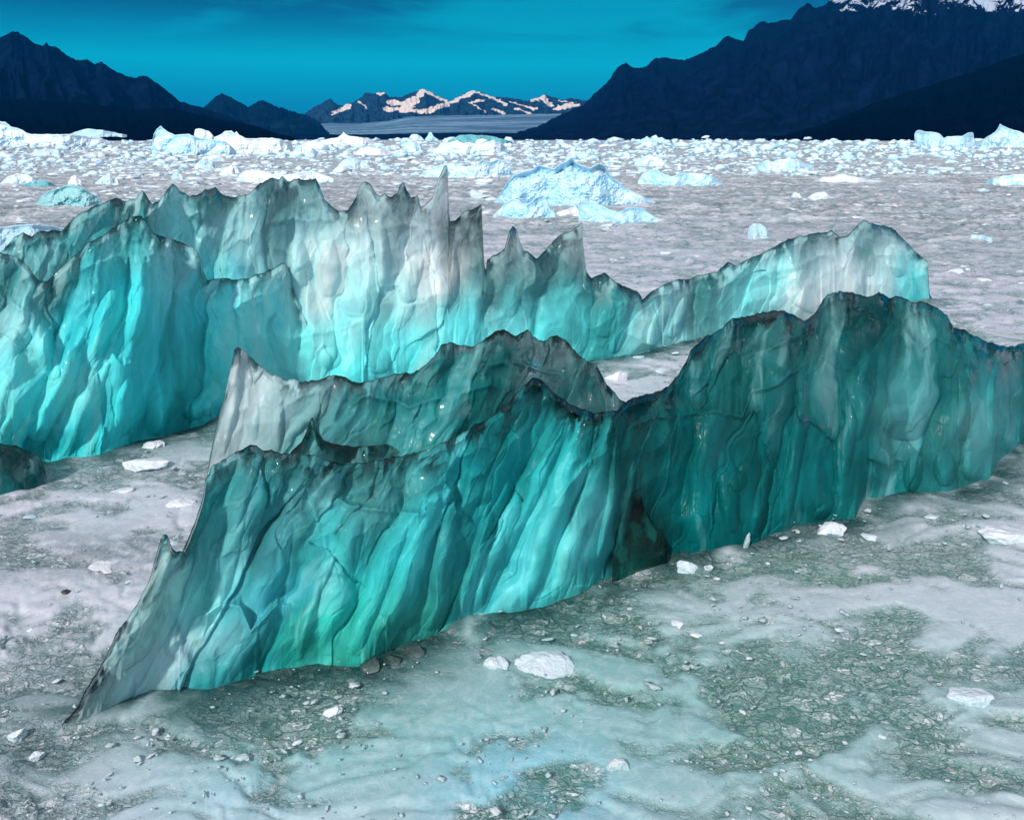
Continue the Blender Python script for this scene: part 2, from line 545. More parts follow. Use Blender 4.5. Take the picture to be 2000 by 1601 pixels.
def build_sea():
    ang = np.concatenate([np.linspace(-180, -44, 40)[:-1], np.linspace(-44, 44, 860), np.linspace(44, 180, 40)[1:-1]])
    ang = np.radians(ang)
    # radial rings even in picture height near the camera
    r = [0.0, 0.8, 1.6]
    while r[-1] < 16000:
        rr = r[-1]
        r.append(rr + max(0.011, rr * 0.0062 * min(6, max(1, (rr / 60) ** 0.8))))
    r = np.array(r)
    A, R = np.meshgrid(ang, r)
    X, Y = R * np.sin(A), R * np.cos(A)
    det = 1 - sstep(60, 200, R)
    wx = X + 0.55 * fbm(X * 0.9, Y * 0.9, 3, 5); wy = Y + 0.40 * fbm(X * 0.9 + 9, Y * 0.9, 3, 6)
    plate = fbm(wx * 0.95, wy * 1.7, 4, 21, 0.55)
    plate2 = fbm(wx * 2.6, wy * 4.2, 4, 25, 0.55)
    low = fbm(X * 0.30 + 4, Y * 0.45, 3, 29)
    milk = sstep(0.0, 1.0, np.clip(0.55 + 2.3 * plate + 1.3 * plate2 + 0.5 * low, 0, 1))
    rough = fbm(wx * 6, wy * 9, 6, 31, 0.68)
    crack = 1 - np.abs(fbm(wx * 1.6, wy * 2.8, 4, 41)) * 7
    crack = np.clip(crack, 0, 1) * sstep(-0.25, 0.2, fbm(X * 0.7, Y * 0.9, 2, 45))
    rid = ridged(wx * 2.4, wy * 4.0, 5, 47)
    crumb = sstep(0.0, 0.4, fbm(X * 0.9, Y * 1.4, 3, 51))
    g1, g2, gid = worley(wx * 9 + 0.8 * perlin(X * 5, Y * 5, 88), wy * 13, 13)
    h = 0.022 * milk + 0.020 * low + 0.018 * rough * (0.35 + 1.3 * crumb) * (1.15 - milk) - 0.018 * crack
    h += 0.03 * np.maximum(0, rid - 0.70) * 2 * crumb + 0.014 * sstep(0.35, 0.05, g1) * crumb * (1.1 - milk)
    lump = fbm(wx * 1.3, wy * 2.0, 5, 91, 0.6)
    lump2 = fbm(wx * 0.35, wy * 0.6, 4, 95, 0.6)
    h = h + sstep(9, 22, R) * (0.10 * np.maximum(lump + 0.1, 0) + 0.05 * lump2)
    Z = (h - 0.004) * det * np.clip(R / 2, 0, 1)
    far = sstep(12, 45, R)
    Z = Z * (1 + 1.2 * far)
    lil = np.array(lin(193, 194, 207)); teal = np.array(lin(133, 174, 176)); blue = np.array(lin(124, 186, 204)); dark = np.array(lin(98, 112, 118)); green = np.array(lin(56, 136, 108)); olive = np.array(lin(112, 136, 122))
    brown = np.array(lin(144, 132, 138))
    side = fbm(X * 0.35 + 3, Y * 0.35, 3, 61)
    g = lambda cx, cy, sx, sy: np.exp(-((X - cx) / sx) ** 2 - ((Y - cy) / sy) ** 2)
    teal_w = np.clip(1.1 * g(0.9, 4.1, 2.3, 1.6) + 0.6 * g(-1.0, 3.7, 1.0, 0.5) + 0.7 * g(-2.2, 8.3, 1.6, 0.8) + 0.4 * g(2.5, 9.8, 1.2, 1.2) + 0.45 * side, 0, 1)[..., None]
    blue_w = np.clip(0.95 * g(0.05, 3.35, 0.42, 0.42) + 0.4 * g(-1.2, 3.3, 0.5, 0.3), 0, 1)[..., None] * sstep(0.1, 0.6, milk + 0.35)[..., None]
    green_w = np.clip(1.0 * g(1.75, 5.3, 0.7, 0.5) + 0.5 * g(0.2, 5.0, 0.8, 0.3) + 0.5 * g(-2.2, 8.5, 1.6, 0.6) + 0.25 * teal_w[..., 0] + 0.15 * side + 0.32 * sstep(-1.6, 0.2, X), 0, 1)[..., None]
    olive_w = np.clip(1.0 * g(0.9, 3.3, 0.8, 0.5) + 0.6 * g(-0.6, 3.6, 1.0, 0.3) + 0.5 * side, 0, 1)[..., None]
    c = lil * (1 - teal_w) + teal * teal_w
    c = c * (1 - blue_w) + blue * blue_w
    wc = dark * (1 - green_w) + green * green_w
    wc = wc * (1 - 0.7 * olive_w) + olive * 0.7 * olive_w
    wet = np.clip(0.92 - 1.25 * milk + 0.5 * crack + 0.5 * rough * (1 - milk), 0, 1)[..., None]
    dl = (0.85 * g(-2.9, 5.75, 1.2, 0.55) + 0.6 * g(-2.4, 7.6, 1.2, 0.5))[..., None]
    wc = wc * (1 - dl) + np.array(lin(58, 62, 70)) * dl
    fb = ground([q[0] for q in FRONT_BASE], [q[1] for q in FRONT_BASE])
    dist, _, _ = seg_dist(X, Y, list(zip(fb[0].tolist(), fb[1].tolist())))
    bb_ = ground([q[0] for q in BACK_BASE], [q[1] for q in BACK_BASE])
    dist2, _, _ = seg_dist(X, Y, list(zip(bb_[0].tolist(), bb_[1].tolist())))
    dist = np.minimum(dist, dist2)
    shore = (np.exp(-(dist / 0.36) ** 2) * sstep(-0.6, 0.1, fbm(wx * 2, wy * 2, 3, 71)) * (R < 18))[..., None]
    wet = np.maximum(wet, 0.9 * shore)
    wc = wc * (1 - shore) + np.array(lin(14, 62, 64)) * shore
    c = c * (1 - 0.8 * shore) + np.array(lin(40, 110, 112)) * 0.8 * shore  # wet foot band, with the ice's teal reflection painted into the slush colour
    wet = np.maximum(wet, 0.8 * g(2.9, 5.9, 0.5, 0.18)[..., None] * sstep(-0.2, 0.1, rough)[..., None])
    wet = np.maximum(wet, (1.0 * g(-2.9, 5.75, 1.0, 0.45) * sstep(-0.35, 0.1, plate2 + rough))[..., None])
    wf = np.maximum(0.62 * wet, 0.9 * shore)
    c = c * (1 - wf) + wc * wf
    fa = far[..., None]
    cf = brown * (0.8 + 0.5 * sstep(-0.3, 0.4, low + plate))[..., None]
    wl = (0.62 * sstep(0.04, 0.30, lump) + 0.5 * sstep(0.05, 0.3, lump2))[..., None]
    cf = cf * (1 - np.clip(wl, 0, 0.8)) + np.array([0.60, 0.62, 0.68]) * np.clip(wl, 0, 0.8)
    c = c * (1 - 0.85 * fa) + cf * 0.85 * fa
    m2 = milk * (1 - far) * (1 - 0.6 * shore[..., 0]) + 0.15 * far
    tint = np.concatenate([c, m2[..., None]], -1)
    nr, na = A.shape
    idx = np.arange(nr * na).reshape(nr, na)
    a, b, cc, d = idx[:-1, :], idx[1:, :], np.roll(idx[1:, :], -1, 1), np.roll(idx[:-1, :], -1, 1)
    Fc = np.stack([a, d, cc, b], -1).reshape(-1, 4)
    V = np.stack([X, Y, Z], -1).reshape(-1, 3)
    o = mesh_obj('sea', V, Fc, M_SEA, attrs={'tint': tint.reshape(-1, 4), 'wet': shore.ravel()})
    tag(o, 'icy sea surface covered in grey white slush and wet brash', None, None, 'structure')
    del o['label']
    return o


sea = build_sea()

# ------------------------------------------------------------------ mountains
def mountain(name, crest, D, depth, mat, n=500, rows=90, base_y=271.5, seed=1, amp=1.0, kx=60, snow=None, label=None, jag=1.0):
    xs = np.linspace(crest[0][0], crest[-1][0], n)
    yc = poly(crest, xs) + jag * (-4.5 * fbm(xs / 16, xs * 0, 5, seed, 0.62) - 2.6 * ridged(xs / 9, xs * 0 + 3, 3, seed + 3) + 1.7)
    yc = np.minimum(yc, base_y - 0.3)
    v = np.linspace(0, 1, rows)
    X, Vv = np.meshgrid(xs, v)
    YC = np.broadcast_to(yc, X.shape)
    cx, cy_, cz = at_depth(X, YC, D)
    # crest point at distance D, foot at distance D-depth; slope straight with ridges
    hgt = np.maximum(cz, 1.0)
    Yd = D - depth * (1 - Vv) ** 0.8
    Xw = (X - 1000) / F * Yd * 1.0 / (CP)          # foot spreads under the same bearing
    Xw = cx * (Yd / D)
    prof = Vv ** 1.15
    spur = ridged(X / kx + 0.3 * perlin(X / 30, Vv * 5, seed + 9), Vv * 2.2, 6, seed)
    bump = (spur - 0.6) * amp * hgt * 0.42 * np.sin(np.pi * np.clip(Vv, 0, 1)) ** 0.8
    Z = hgt * prof + bump
    Z = np.minimum(Z, np.where(Vv < 1, CAM_H + (hgt - CAM_H) * (Yd / D) * 0.995, hgt))
    Z = np.maximum(Z, -3 + 0 * Z)
    Z[0] = -6
    # back side
    rb = 12
    vb = np.linspace(0, 1, rb)[1:]
    Xb = np.broadcast_to(cx[-1], (rb - 1, n)) * (1 + vb[:, None] * depth / D * 0.8)
    Yb = D + vb[:, None] * depth * 0.8 + 0 * Xb
    Zb = hgt[-1] * (1 - vb[:, None]) + 0.1 * hgt[-1] * perlin(xs / 40, xs * 0, seed + 5) * np.sin(np.pi * vb[:, None])
    Zb[-1] = -6
    V = np.concatenate([np.stack([Xw, Yd, Z], -1), np.stack([Xb, Yb, Zb], -1)], 0)
    nr = V.shape[0]
    idx = np.arange(nr * n).reshape(nr, n)
    Fc = np.stack([idx[:-1, :-1], idx[:-1, 1:], idx[1:, 1:], idx[1:, :-1]], -1).reshape(-1, 4)
    att = np.zeros(nr * n)
    if snow is not None:
        cyv = (CP * (Z - CAM_H) + SP * Yd) / (CP * Yd - SP * (Z - CAM_H))
        s = snow(X, 800.5 - F * cyv, Vv)
        att[:rows * n] = s.ravel()
    else:
        att[:] = -2
    o = mesh_obj(name, V.reshape(-1, 3), Fc, mat, attrs={'snow': att})
    tag(o, None, None, None, 'structure')
    return o


RIGHT_CREST = [(930, 270), (1000, 262), (1050, 247), (1100, 222), (1140, 205), (1165, 180), (1185, 163), (1200, 140), (1212, 127), (1222, 123), (1240, 134),
               (1262, 130), (1280, 114), (1300, 112), (1325, 118), (1345, 115), (1370, 105), (1385, 95), (1400, 90), (1412, 75), (1425, 70), (1440, 78),
               (1452, 80), (1462, 60), (1478, 50), (1490, 40), (1500, 46), (1520, 42), (1545, 38), (1560, 18), (1578, 6), (1592, 16), (1610, 12), (1625, -5), (1660, -30), (1700, -18),
               (1740, -40), (1800, -60), (1860, -42), (1900, -66), (1950, -50), (2010, -80), (2100, -60), (2250, -110), (2450, -60), (2700, 60), (2950, 268)]


def snow_right(x, y, v):
    s = 0.80 * sstep(70, -5, y + 14 * perlin(x / 40, y / 20, 7) - 0.02 * np.abs(x - 1700)) * sstep(1590, 1640, x)
    s = s + 0.5 * np.exp(-((x - 1286) / 8) ** 2 - ((y - 122) / 8) ** 2) + 0.25 * np.exp(-((x - 1790) / 30) ** 2 - ((y - 108) / 14) ** 2)
    return s - 0.25


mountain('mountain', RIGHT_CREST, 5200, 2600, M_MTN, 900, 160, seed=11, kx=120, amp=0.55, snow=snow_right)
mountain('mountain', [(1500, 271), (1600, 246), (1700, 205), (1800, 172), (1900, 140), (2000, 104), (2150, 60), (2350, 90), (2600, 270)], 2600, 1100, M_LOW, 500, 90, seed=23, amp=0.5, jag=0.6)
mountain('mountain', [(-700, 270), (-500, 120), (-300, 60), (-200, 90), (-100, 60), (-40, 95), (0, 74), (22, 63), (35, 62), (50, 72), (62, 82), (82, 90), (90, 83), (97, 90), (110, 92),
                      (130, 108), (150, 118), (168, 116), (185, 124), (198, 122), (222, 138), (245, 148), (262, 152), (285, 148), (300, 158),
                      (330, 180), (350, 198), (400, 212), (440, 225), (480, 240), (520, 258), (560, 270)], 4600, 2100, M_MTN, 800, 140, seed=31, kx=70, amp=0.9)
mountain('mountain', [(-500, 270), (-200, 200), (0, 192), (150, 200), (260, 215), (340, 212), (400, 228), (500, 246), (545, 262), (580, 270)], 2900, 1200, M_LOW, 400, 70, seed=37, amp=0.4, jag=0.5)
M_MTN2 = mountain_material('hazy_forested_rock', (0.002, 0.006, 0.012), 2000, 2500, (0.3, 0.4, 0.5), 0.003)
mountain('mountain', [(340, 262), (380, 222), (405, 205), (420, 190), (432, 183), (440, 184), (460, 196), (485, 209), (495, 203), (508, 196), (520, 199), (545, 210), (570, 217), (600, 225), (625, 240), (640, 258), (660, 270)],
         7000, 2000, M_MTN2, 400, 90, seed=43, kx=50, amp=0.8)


def snow_far(x, y, v):
    x = x + 9 * fbm(x / 12, y / 7, 4, 5); y = y + 6 * fbm(x / 11 + 5, y / 8, 4, 6)
    s = np.zeros_like(x)
    def seg(x0, y0, x1, y1, r, a=1.0):
        nonlocal s
        dx, dy = x1 - x0, y1 - y0
        tt = np.clip(((x - x0) * dx + (y - y0) * dy) / (dx * dx + dy * dy + 1e-6), 0, 1)
        d = np.hypot(x - x0 - tt * dx, y - y0 - tt * dy)
        s = np.maximum(s, a * (1 - sstep(r * 0.4, r * 1.5, d)))
    seg(826, 177, 812, 195, 7); seg(812, 195, 790, 208, 9); seg(760, 200, 800, 205, 6); seg(830, 178, 872, 198, 3)
    seg(750, 212, 820, 217, 5); seg(830, 218, 870, 205, 6); seg(870, 205, 925, 180, 4); seg(650, 222, 682, 208, 5); seg(735, 183, 750, 181, 3)
    seg(925, 178, 960, 190, 2.5); seg(960, 190, 990, 205, 2.5); seg(920, 200, 945, 196, 2.2); seg(915, 200, 950, 220, 1.8); seg(965, 212, 985, 222, 3)
    seg(1040, 196, 1060, 190, 3.5); seg(1060, 192, 1075, 205, 6); seg(1085, 212, 1130, 205, 4); seg(1000, 200, 1050, 215, 2.5); seg(1090, 195, 1140, 208, 2)
    seg(1005, 212, 1040, 222, 2); seg(703, 200, 715, 212, 2)
    return s * 1.35 - 0.42


mountain('mountain', [(585, 232), (600, 220), (615, 207), (630, 202), (645, 192), (655, 202), (668, 207), (690, 200), (705, 190), (715, 182), (735, 182), (750, 181), (765, 190), (785, 190), (800, 182),
                      (815, 178), (828, 175), (840, 180), (860, 190), (880, 198), (900, 187), (912, 180), (928, 177), (945, 183), (965, 190), (985, 190), (1000, 192), (1030, 198), (1050, 190), (1062, 186),
                      (1080, 190), (1100, 195), (1125, 192), (1140, 197), (1150, 195), (1180, 200), (1300, 215), (1500, 262)], 11500, 2600, M_PEAK, 900, 140, seed=53, kx=26, amp=0.8, snow=snow_far)

# glacier tongue winding down between the mountains
M_GLAC, t, out = new_mat('glacier_surface')
geo = t.n('ShaderNodeNewGeometry')
n1 = t.noise(t.mapping(geo.outputs['Position'], scale=(0.25, 1, 1)), 0.006, 7, 0.6)
n2 = t.noise(t.mapping(geo.outputs['Position'], scale=(0.08, 0.6, 1)), 0.01, 3, 0.5)
p = t.n('ShaderNodeBsdfPrincipled')
t.put(p.inputs['Base Color'], t.mix(t.ramp(t.math('ADD', t.math('MULTIPLY', n1, 0.5), t.math('MULTIPLY', n2, 0.5)), [(0.42, 0), (0.58, 1)]), (*lin(112, 150, 172), 1), (*lin(50, 88, 110), 1)))
p.inputs['Roughness'].default_value = 0.8
t.t.links.new(p.outputs[0], out.inputs['Surface'])


def glacier():
    n, rows = 300, 60
    xs = np.linspace(600, 1180, n)
    top = poly([(600, 243), (640, 241), (700, 241), (760, 236), (800, 228), (860, 226), (950, 225), (1050, 223), (1180, 220)], xs)
    v = np.linspace(0, 1, rows)
    X, Vv = np.meshgrid(xs, v)
    Yd = 8300 - 2600 * (1 - Vv)
    bot = 270 + 0 * top
    P = bot + (top - bot) * Vv
    gx, gy, gz = at_depth(X, P, Yd)
    gz = gz + 6 * fbm(X / 20, Vv * 12, 4, 5)
    V = np.stack([gx, Yd, gz], -1)
    back = V[-1].copy(); back[:, 1] += 900; back[:, 2] = -10
    front = V[0].copy(); front[:, 2] = -10; front[:, 1] -= 30
    V = np.concatenate([front[None], V, back[None]], 0)
    nr = V.shape[0]
    idx = np.arange(nr * n).reshape(nr, n)
    Fc = np.stack([idx[:-1, :-1], idx[:-1, 1:], idx[1:, 1:], idx[1:, :-1]], -1).reshape(-1, 4)
    o = mesh_obj('glacier_terrain', V.reshape(-1, 3), Fc, M_GLAC)
    tag(o, None, None, None, 'structure')


glacier()
mountain('shore', [(440, 270.5), (600, 262), (700, 263), (820, 261), (900, 259), (1000, 260), (1100, 262), (1300, 270.5)], 4300, 500, M_MTN, 200, 20, seed=77, amp=0.3, jag=0.2)

# ------------------------------------------------------------------ traced ice bergs (closed solids with their own depth and thickness)
def traced_ice(name, crest, base, mat, parent=None, ncol=300, nrow=120, lean=0.35, thick=0.6, blade=60, ledges=(), strokes=(), folds=(), tints=None,
               lean_fn=None, amp=1.0, cols=(60, 24), crest_jag=2.0, seed=1, clear_top=40, clear=(0.25, 0.72), depth_off=0.0, relief=None, milky=None, loc=True, cap_z=-0.35, big=1.0, refr_dark_reach=26.0, dark_right=None, blue_min=1.04, gain=1.0, crest_pale=0.15):
    x0, x1 = crest[0][0], crest[-1][0]
    xs = np.linspace(x0, x1, ncol)
    yb = poly(base, xs)
    yc = poly(crest, xs)
    if crest_jag:
        f1, f2, cid = worley(xs / 17 + 0.3 * np.sin(xs / 31), xs * 0 + seed * 3.7, seed)
        yc = yc + crest_jag * (-1.3 * (np.minimum(f1, 1) ** 1.5) * 2 + 1) + crest_jag * 0.8 * perlin(xs / 6, xs * 0, seed)
    yc = np.minimum(yc, yb - 1.2)
    _, Yb = ground(xs, yb)
    Yb = Yb + (poly(depth_off, xs) if isinstance(depth_off, list) else depth_off)
    k = max(3, ncol // 34)
    Ybs = np.convolve(np.pad(Yb, k, 'edge'), np.ones(2 * k + 1) / (2 * k + 1), 'valid')
    v = np.linspace(0, 1, nrow)
    X, Vv = np.meshgrid(xs, v)
    YB = np.broadcast_to(yb, X.shape); YC = np.broadcast_to(yc, X.shape)
    P = YB + (YC - YB) * Vv
    sc = np.broadcast_to(Ybs, X.shape) / F              # metres per pixel at the foot
    hpx = YB - P
    cpx = P - YC
    Lf = lean_fn(X) if lean_fn is not None else 0.0
    Ybm = 0.12 * Yb + 0.88 * Ybs
    xf = np.clip(X + Lf * (P - YB), x0, x1)
    wgt = sstep(0, 60, hpx)
    depth = np.broadcast_to(Yb, X.shape) * (1 - wgt) + np.interp(xf, xs, Ybm) * wgt + lean * hpx * sc
    depth = np.maximum(depth, Yb[None, :] - 0.10 * wgt + 0.12 * lean * hpx * sc)
    for L in ledges:
        pts, step, wpx = L[:3]
        ly = poly(pts, xs)
        fade = np.minimum(1, np.minimum((xs - pts[0][0]) / 55, (pts[-1][0] - xs) / 55))
        fade = sstep(0, 1, fade)
        ly = ly + 2.5 * perlin(xs / 9, xs * 0 + 7, seed + 5) + 3 * perlin(xs / 33, xs * 0 + 3, seed + 6)
        wv = wpx * (0.6 + 0.9 * sstep(-0.5, 0.5, fbm(xs / 60, xs * 0 + wpx, 2, seed + 7)))[None, :]
        depth = depth + step * fade[None, :] * (1 - np.exp(-np.maximum(ly[None, :] - P, 0) / (0.8 * wv)))
        # lip: bulge just below the ledge line
        depth = depth - 0.10 * abs(step) * fade[None, :] * np.exp(-((P - ly[None, :] - 3) / 5) ** 2)
    smooth_depth = depth.copy()
    rel = np.zeros_like(depth)                            # in pixels, towards the viewer
    wob = 18 * perlin(X / 130, P / 170, seed + 1) + 7 * perlin(X / 40, P / 60, seed + 2)
    U = X + Lf * (P - YB) + wob
    edge_fade = np.clip(cpx / 14, 0.15, 1)
    cellclear = np.zeros_like(depth); cellb = np.zeros_like(depth)
    wx_ = 26 * fbm(X / 90, P / 110, 3, seed + 3); wy_ = 40 * fbm(X / 80 + 7, P / 120, 3, seed + 4)
    for j, wc in enumerate(cols):
        asp = (4.6, 3.6, 7.0)[min(j, 2)]
        f1, f2, cid = worley((U + wx_) / wc, (P + wy_) / (wc * asp) + seed, seed + 10 * j)
        convex = (0.62 - np.minimum(f1, 1) ** 2)
        vary = 0.55 + 0.9 * sstep(-0.4, 0.4, fbm(X / 150, P / 150, 2, seed + 33 + j))
        rel += amp * wc * ((0.42 if j == 0 else (0.15 if j == 1 else 0.09)) * convex + (0.16 if j == 0 else 0.05) * (cid - 0.5)) * vary
        e_ = np.exp(-((f2 - f1) / 0.06) ** 2) * sstep(0.05, 0.45, fbm(X / 70 + 11 * j, P / 70, 3, seed + 37 + j))
        cellb += (0.75, 0.40, 0.30)[min(j, 2)] * (cid - 0.5) * 2 * sstep(0.0, 0.12, f2 - f1)
        cellclear += (0.34 if j == 0 else 0.10) * (cid - 0.5) + (0.45 if j == 0 else 0.2) * e_
    fq = sstep(-0.25, 0.25, fbm(X / 170 + 5, P / 150, 2, seed + 44))
    rel += amp * 60 * 0.10 * facets((U + wx_) / 60, (P + wy_) / 170, seed + 41) * (0.35 + 0.65 * fq) * (len(cols) > 2)
    # isotropic scallops, stronger near the crest
    f1, f2, cid = worley(U / 46, P / 52, seed + 40)
    near = np.exp(-cpx / 110)
    rel += amp * 26 * np.minimum(f1, 1) ** 2 * (0.15 + 0.85 * near)
    f1, f2, cid = worley(X / 19 + wob * 0.03, P / 26, seed + 50)
    rel += amp * 8 * np.minimum(f1, 1) ** 2 * (0.2 + 0.8 * near)

    rel += big * 34 * fbm(X / 190, P / 230, 3, seed + 60)
    rel += amp * 1.6 * fbm(U / 22, P / 90, 2, seed + 70)
    for S in strokes:
        pts, r, a = S[:3]
        conc = S[3] if len(S) > 3 else 0
        d, par, sd = seg_dist(X + wob * 0.25, P, pts)
        q = np.clip(d / r, 0, 1)
        plen = sum(math.hypot(pts[k_ + 1][0] - pts[k_][0], pts[k_ + 1][1] - pts[k_][1]) for k_ in range(len(pts) - 1))
        a = a * min(1.0, 0.35 + 0.2 * plen / r)
        tap = np.sin(np.pi * np.clip(par, 0.0, 1.0)) ** 0.6
        q = np.clip(d / (r * (0.35 + 0.65 * tap)), 0, 1)
        prof = (1 - q * q) ** (0.8 if conc == 0 else 1.5)
        rel += a * 1.15 * prof * tap
    if relief is not None:
        rel += relief(X, P, hpx, cpx)
    if amp > 0:
        rel = rel - (0.8 * rel[:1] + 8) * np.exp(-(hpx / 55))
    depth = depth - rel * edge_fade * sc
    # thickness
    end = np.clip(np.minimum(xs - x0, x1 - xs) / max(30, 0.05 * (x1 - x0)), 0.12, 1)[None, :]
    th = 0.012 + thick * (1 - np.exp(-cpx / blade)) * end
    brel = 26 * fbm(X / 70, P / 90, 4, seed + 80) + 12 * (np.minimum(worley(X / 55, P / 70, seed + 85)[0], 1) ** 2)
    back = smooth_depth + th + np.minimum(0.5 * thick, 1) * 0 + brel * sc * np.clip(cpx / 60, 0, 1) * min(1, thick)
    back = np.maximum(back, depth + 0.010)
    fx, fy, fz = at_depth(X, P, depth)
    bx, by, bz = at_depth(X, P, back)
    # below water extensions
    front = np.stack([fx, fy, fz], -1)
    backv = np.stack([bx, by, bz], -1)
    f0 = front[0].copy(); f0[:, 2] = cap_z
    b0 = backv[0].copy(); b0[:, 2] = cap_z
    rows = np.concatenate([f0[None], front, backv[-2::-1], b0[None]], 0)
    nr = rows.shape[0]
    idx = np.arange(nr * ncol).reshape(nr, ncol)
    nx = np.roll(idx, -1, 0)
    Fc = np.stack([idx[:, :-1], idx[:, 1:], nx[:, 1:], nx[:, :-1]], -1).reshape(-1, 4)
    # end caps: strips between front and back rows
    half = nr // 2
    caps = []
    for c, flip in ((0, False), (ncol - 1, True)):
        i = np.arange(0, half)
        a, b = idx[i, c], idx[i + 1, c]
        a2, b2 = idx[nr - 1 - i, c], idx[nr - 2 - i, c]
        q = np.stack([a, b, b2, a2], -1)
        q = q[(q[:, 1] != q[:, 2])]
        caps.append(q[:, ::-1] if flip else q)
    Fc = np.concatenate([Fc] + caps, 0)
    # tint
    if tints is not None:
        T = np.array([[q[0], q[1], *lin(*q[2]), q[3]] for q in tints])
        T[:, 2:5] = np.minimum(T[:, 2:5] * gain, 0.92)
        wx = X + Lf * 0 + 16 * fbm(X / 60, P / 90, 3, seed + 90)
        wy = P + 22 * fbm(X / 60, P / 90, 3, seed + 95)
        num = np.zeros(X.shape + (4,)); den = np.zeros(X.shape) + 1e-9
        for q in T:
            ddx, ddy = (wx - q[0]), (wy - q[1])
            ddx = ddx + (lean_fn(np.array([q[0]]))[0] if lean_fn is not None else 0) * ddy
            w_ = 1.0 / (1 + (ddx / 38) ** 2 + (ddy / 60) ** 2) ** 2.2
            num += w_[..., None] * q[2:6]
            den += w_
        tint = num / den[..., None]
        cl = tint[..., 3]
    else:
        tint = np.zeros(X.shape + (4,))
        tint[..., :3] = lin(110, 200, 205)
        cl = np.full(X.shape, clear[0])
    cl = cl + cellclear * (amp > 0)
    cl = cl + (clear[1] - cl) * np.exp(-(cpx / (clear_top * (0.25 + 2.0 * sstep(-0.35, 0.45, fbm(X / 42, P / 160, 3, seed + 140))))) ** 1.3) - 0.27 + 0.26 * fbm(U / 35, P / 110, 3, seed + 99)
    tint[..., 3] = np.clip(cl, 0, 1)
    tint[..., 2] = np.maximum(tint[..., 2], tint[..., 1] * (blue_min - (blue_min - min(blue_min, 0.84)) * sstep(1080, 1270, P)))
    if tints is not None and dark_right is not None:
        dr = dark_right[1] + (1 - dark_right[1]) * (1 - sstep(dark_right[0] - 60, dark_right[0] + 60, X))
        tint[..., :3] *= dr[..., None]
    if tints is not None and amp > 0:
        # tint brightness differs from cell to cell: darker cells against pale ones
        cb = cellb + 0.9 * fbm((U + wx_) / 60, P / 240, 3, seed + 130)
        tint[..., :3] *= np.exp(0.50 * cb)[..., None]
        pale = (0.30 * sstep(0.3, 1.3, cb))[..., None]
        tint[..., :3] = np.clip(tint[..., :3] * (1 - pale) + np.array([0.55, 0.90, 0.93]) * pale, 0, 0.93)
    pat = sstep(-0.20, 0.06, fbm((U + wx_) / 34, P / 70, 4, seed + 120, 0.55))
    reach = refr_dark_reach * (0.5 + 1.2 * sstep(-0.4, 0.4, fbm(X / 55, X * 0 + 3, 3, seed + 121)))
    refr_dark = np.exp(-(cpx / (1.9 * reach)) ** 1.8) * pat  # dark refractions along the crest, painted into the glass colour
    refr_dark = np.maximum(refr_dark, np.exp(-(cpx / 5.0) ** 2))
    cp = (crest_pale * (1 - pat) * np.exp(-(cpx / (3.2 * refr_dark_reach)) ** 2))[..., None]
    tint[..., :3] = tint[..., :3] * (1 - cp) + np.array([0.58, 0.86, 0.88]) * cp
    refr_dark = np.clip(refr_dark, 0, 1) * (amp > 0)
    tint[..., 3] = np.maximum(tint[..., 3], 0.92 * refr_dark)
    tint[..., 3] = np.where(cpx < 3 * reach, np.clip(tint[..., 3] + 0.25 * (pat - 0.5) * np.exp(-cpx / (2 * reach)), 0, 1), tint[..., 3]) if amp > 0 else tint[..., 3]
    sfull = np.concatenate([refr_dark[:1], refr_dark, refr_dark[-2::-1], refr_dark[:1]], 0)
    full = np.concatenate([tint[:1], tint, tint[-2::-1], tint[:1]], 0)
    org = rows[1, ncol // 2].astype(float).copy(); org[2] = 0
    V = rows.reshape(-1, 3)
    if parent is not None:
        o = mesh_obj(name, V, Fc, mat, parent=parent, attrs={'tint': full.reshape(-1, 4), 'refr_dark': sfull.ravel()}, loc=parent.location)
        o.location = (0, 0, 0)
    else:
        o = mesh_obj(name, V, Fc, mat, attrs={'tint': full.reshape(-1, 4), 'refr_dark': sfull.ravel()}, loc=org)
    return o


# ---- front ridge
FRONT_CREST = [(118, 1418), (150, 1380), (180, 1325), (205, 1285), (225, 1240), (250, 1205), (275, 1165), (292, 1130), (300, 1100), (312, 1055), (318, 1043), (327, 1044), (335, 1068), (345, 1076), (356, 1074), (372, 1040),
               (385, 1005), (398, 965), (404, 930), (410, 890), (418, 850), (428, 810), (440, 765), (450, 720), (458, 682), (464, 676), (474, 682), (490, 700), (505, 712), (530, 730), (560, 741), (590, 744), (620, 741), (655, 731), (675, 738),
               (700, 747), (740, 738), (775, 728), (800, 730), (825, 716), (845, 700), (862, 672), (880, 668), (900, 673), (925, 676), (945, 662), (965, 648), (985, 641), (992, 646), (1005, 656), (1018, 648),
               (1030, 645), (1040, 656), (1052, 664), (1065, 668), (1075, 656), (1085, 653), (1105, 662), (1120, 680), (1140, 702), (1165, 712), (1175, 730), (1185, 750), (1200, 764), (1212, 780), (1222, 784), (1250, 771), (1290, 763), (1305, 752), (1325, 732),
               (1343, 700), (1348, 682), (1362, 672), (1380, 655), (1410, 643), (1425, 622), (1450, 618), (1500, 610), (1525, 604), (1550, 614), (1572, 626), (1590, 615), (1604, 590), (1616, 573), (1640, 568), (1665, 570), (1685, 577), (1700, 578), (1715, 570), (1735, 580),
               (1760, 578), (1780, 590), (1800, 588), (1825, 598), (1848, 612), (1862, 640), (1885, 645), (1905, 658), (1935, 668), (1965, 676), (2000, 670), (2040, 680), (2090, 740), (2120, 790)]


def front_lean(x):
    return np.interp(x, [100, 250, 420, 700, 950, 1200, 1350, 1600, 2000], [0.75, 0.7, 0.45, 0.50, 0.48, 0.30, 0.18, 0.12, 0.02])


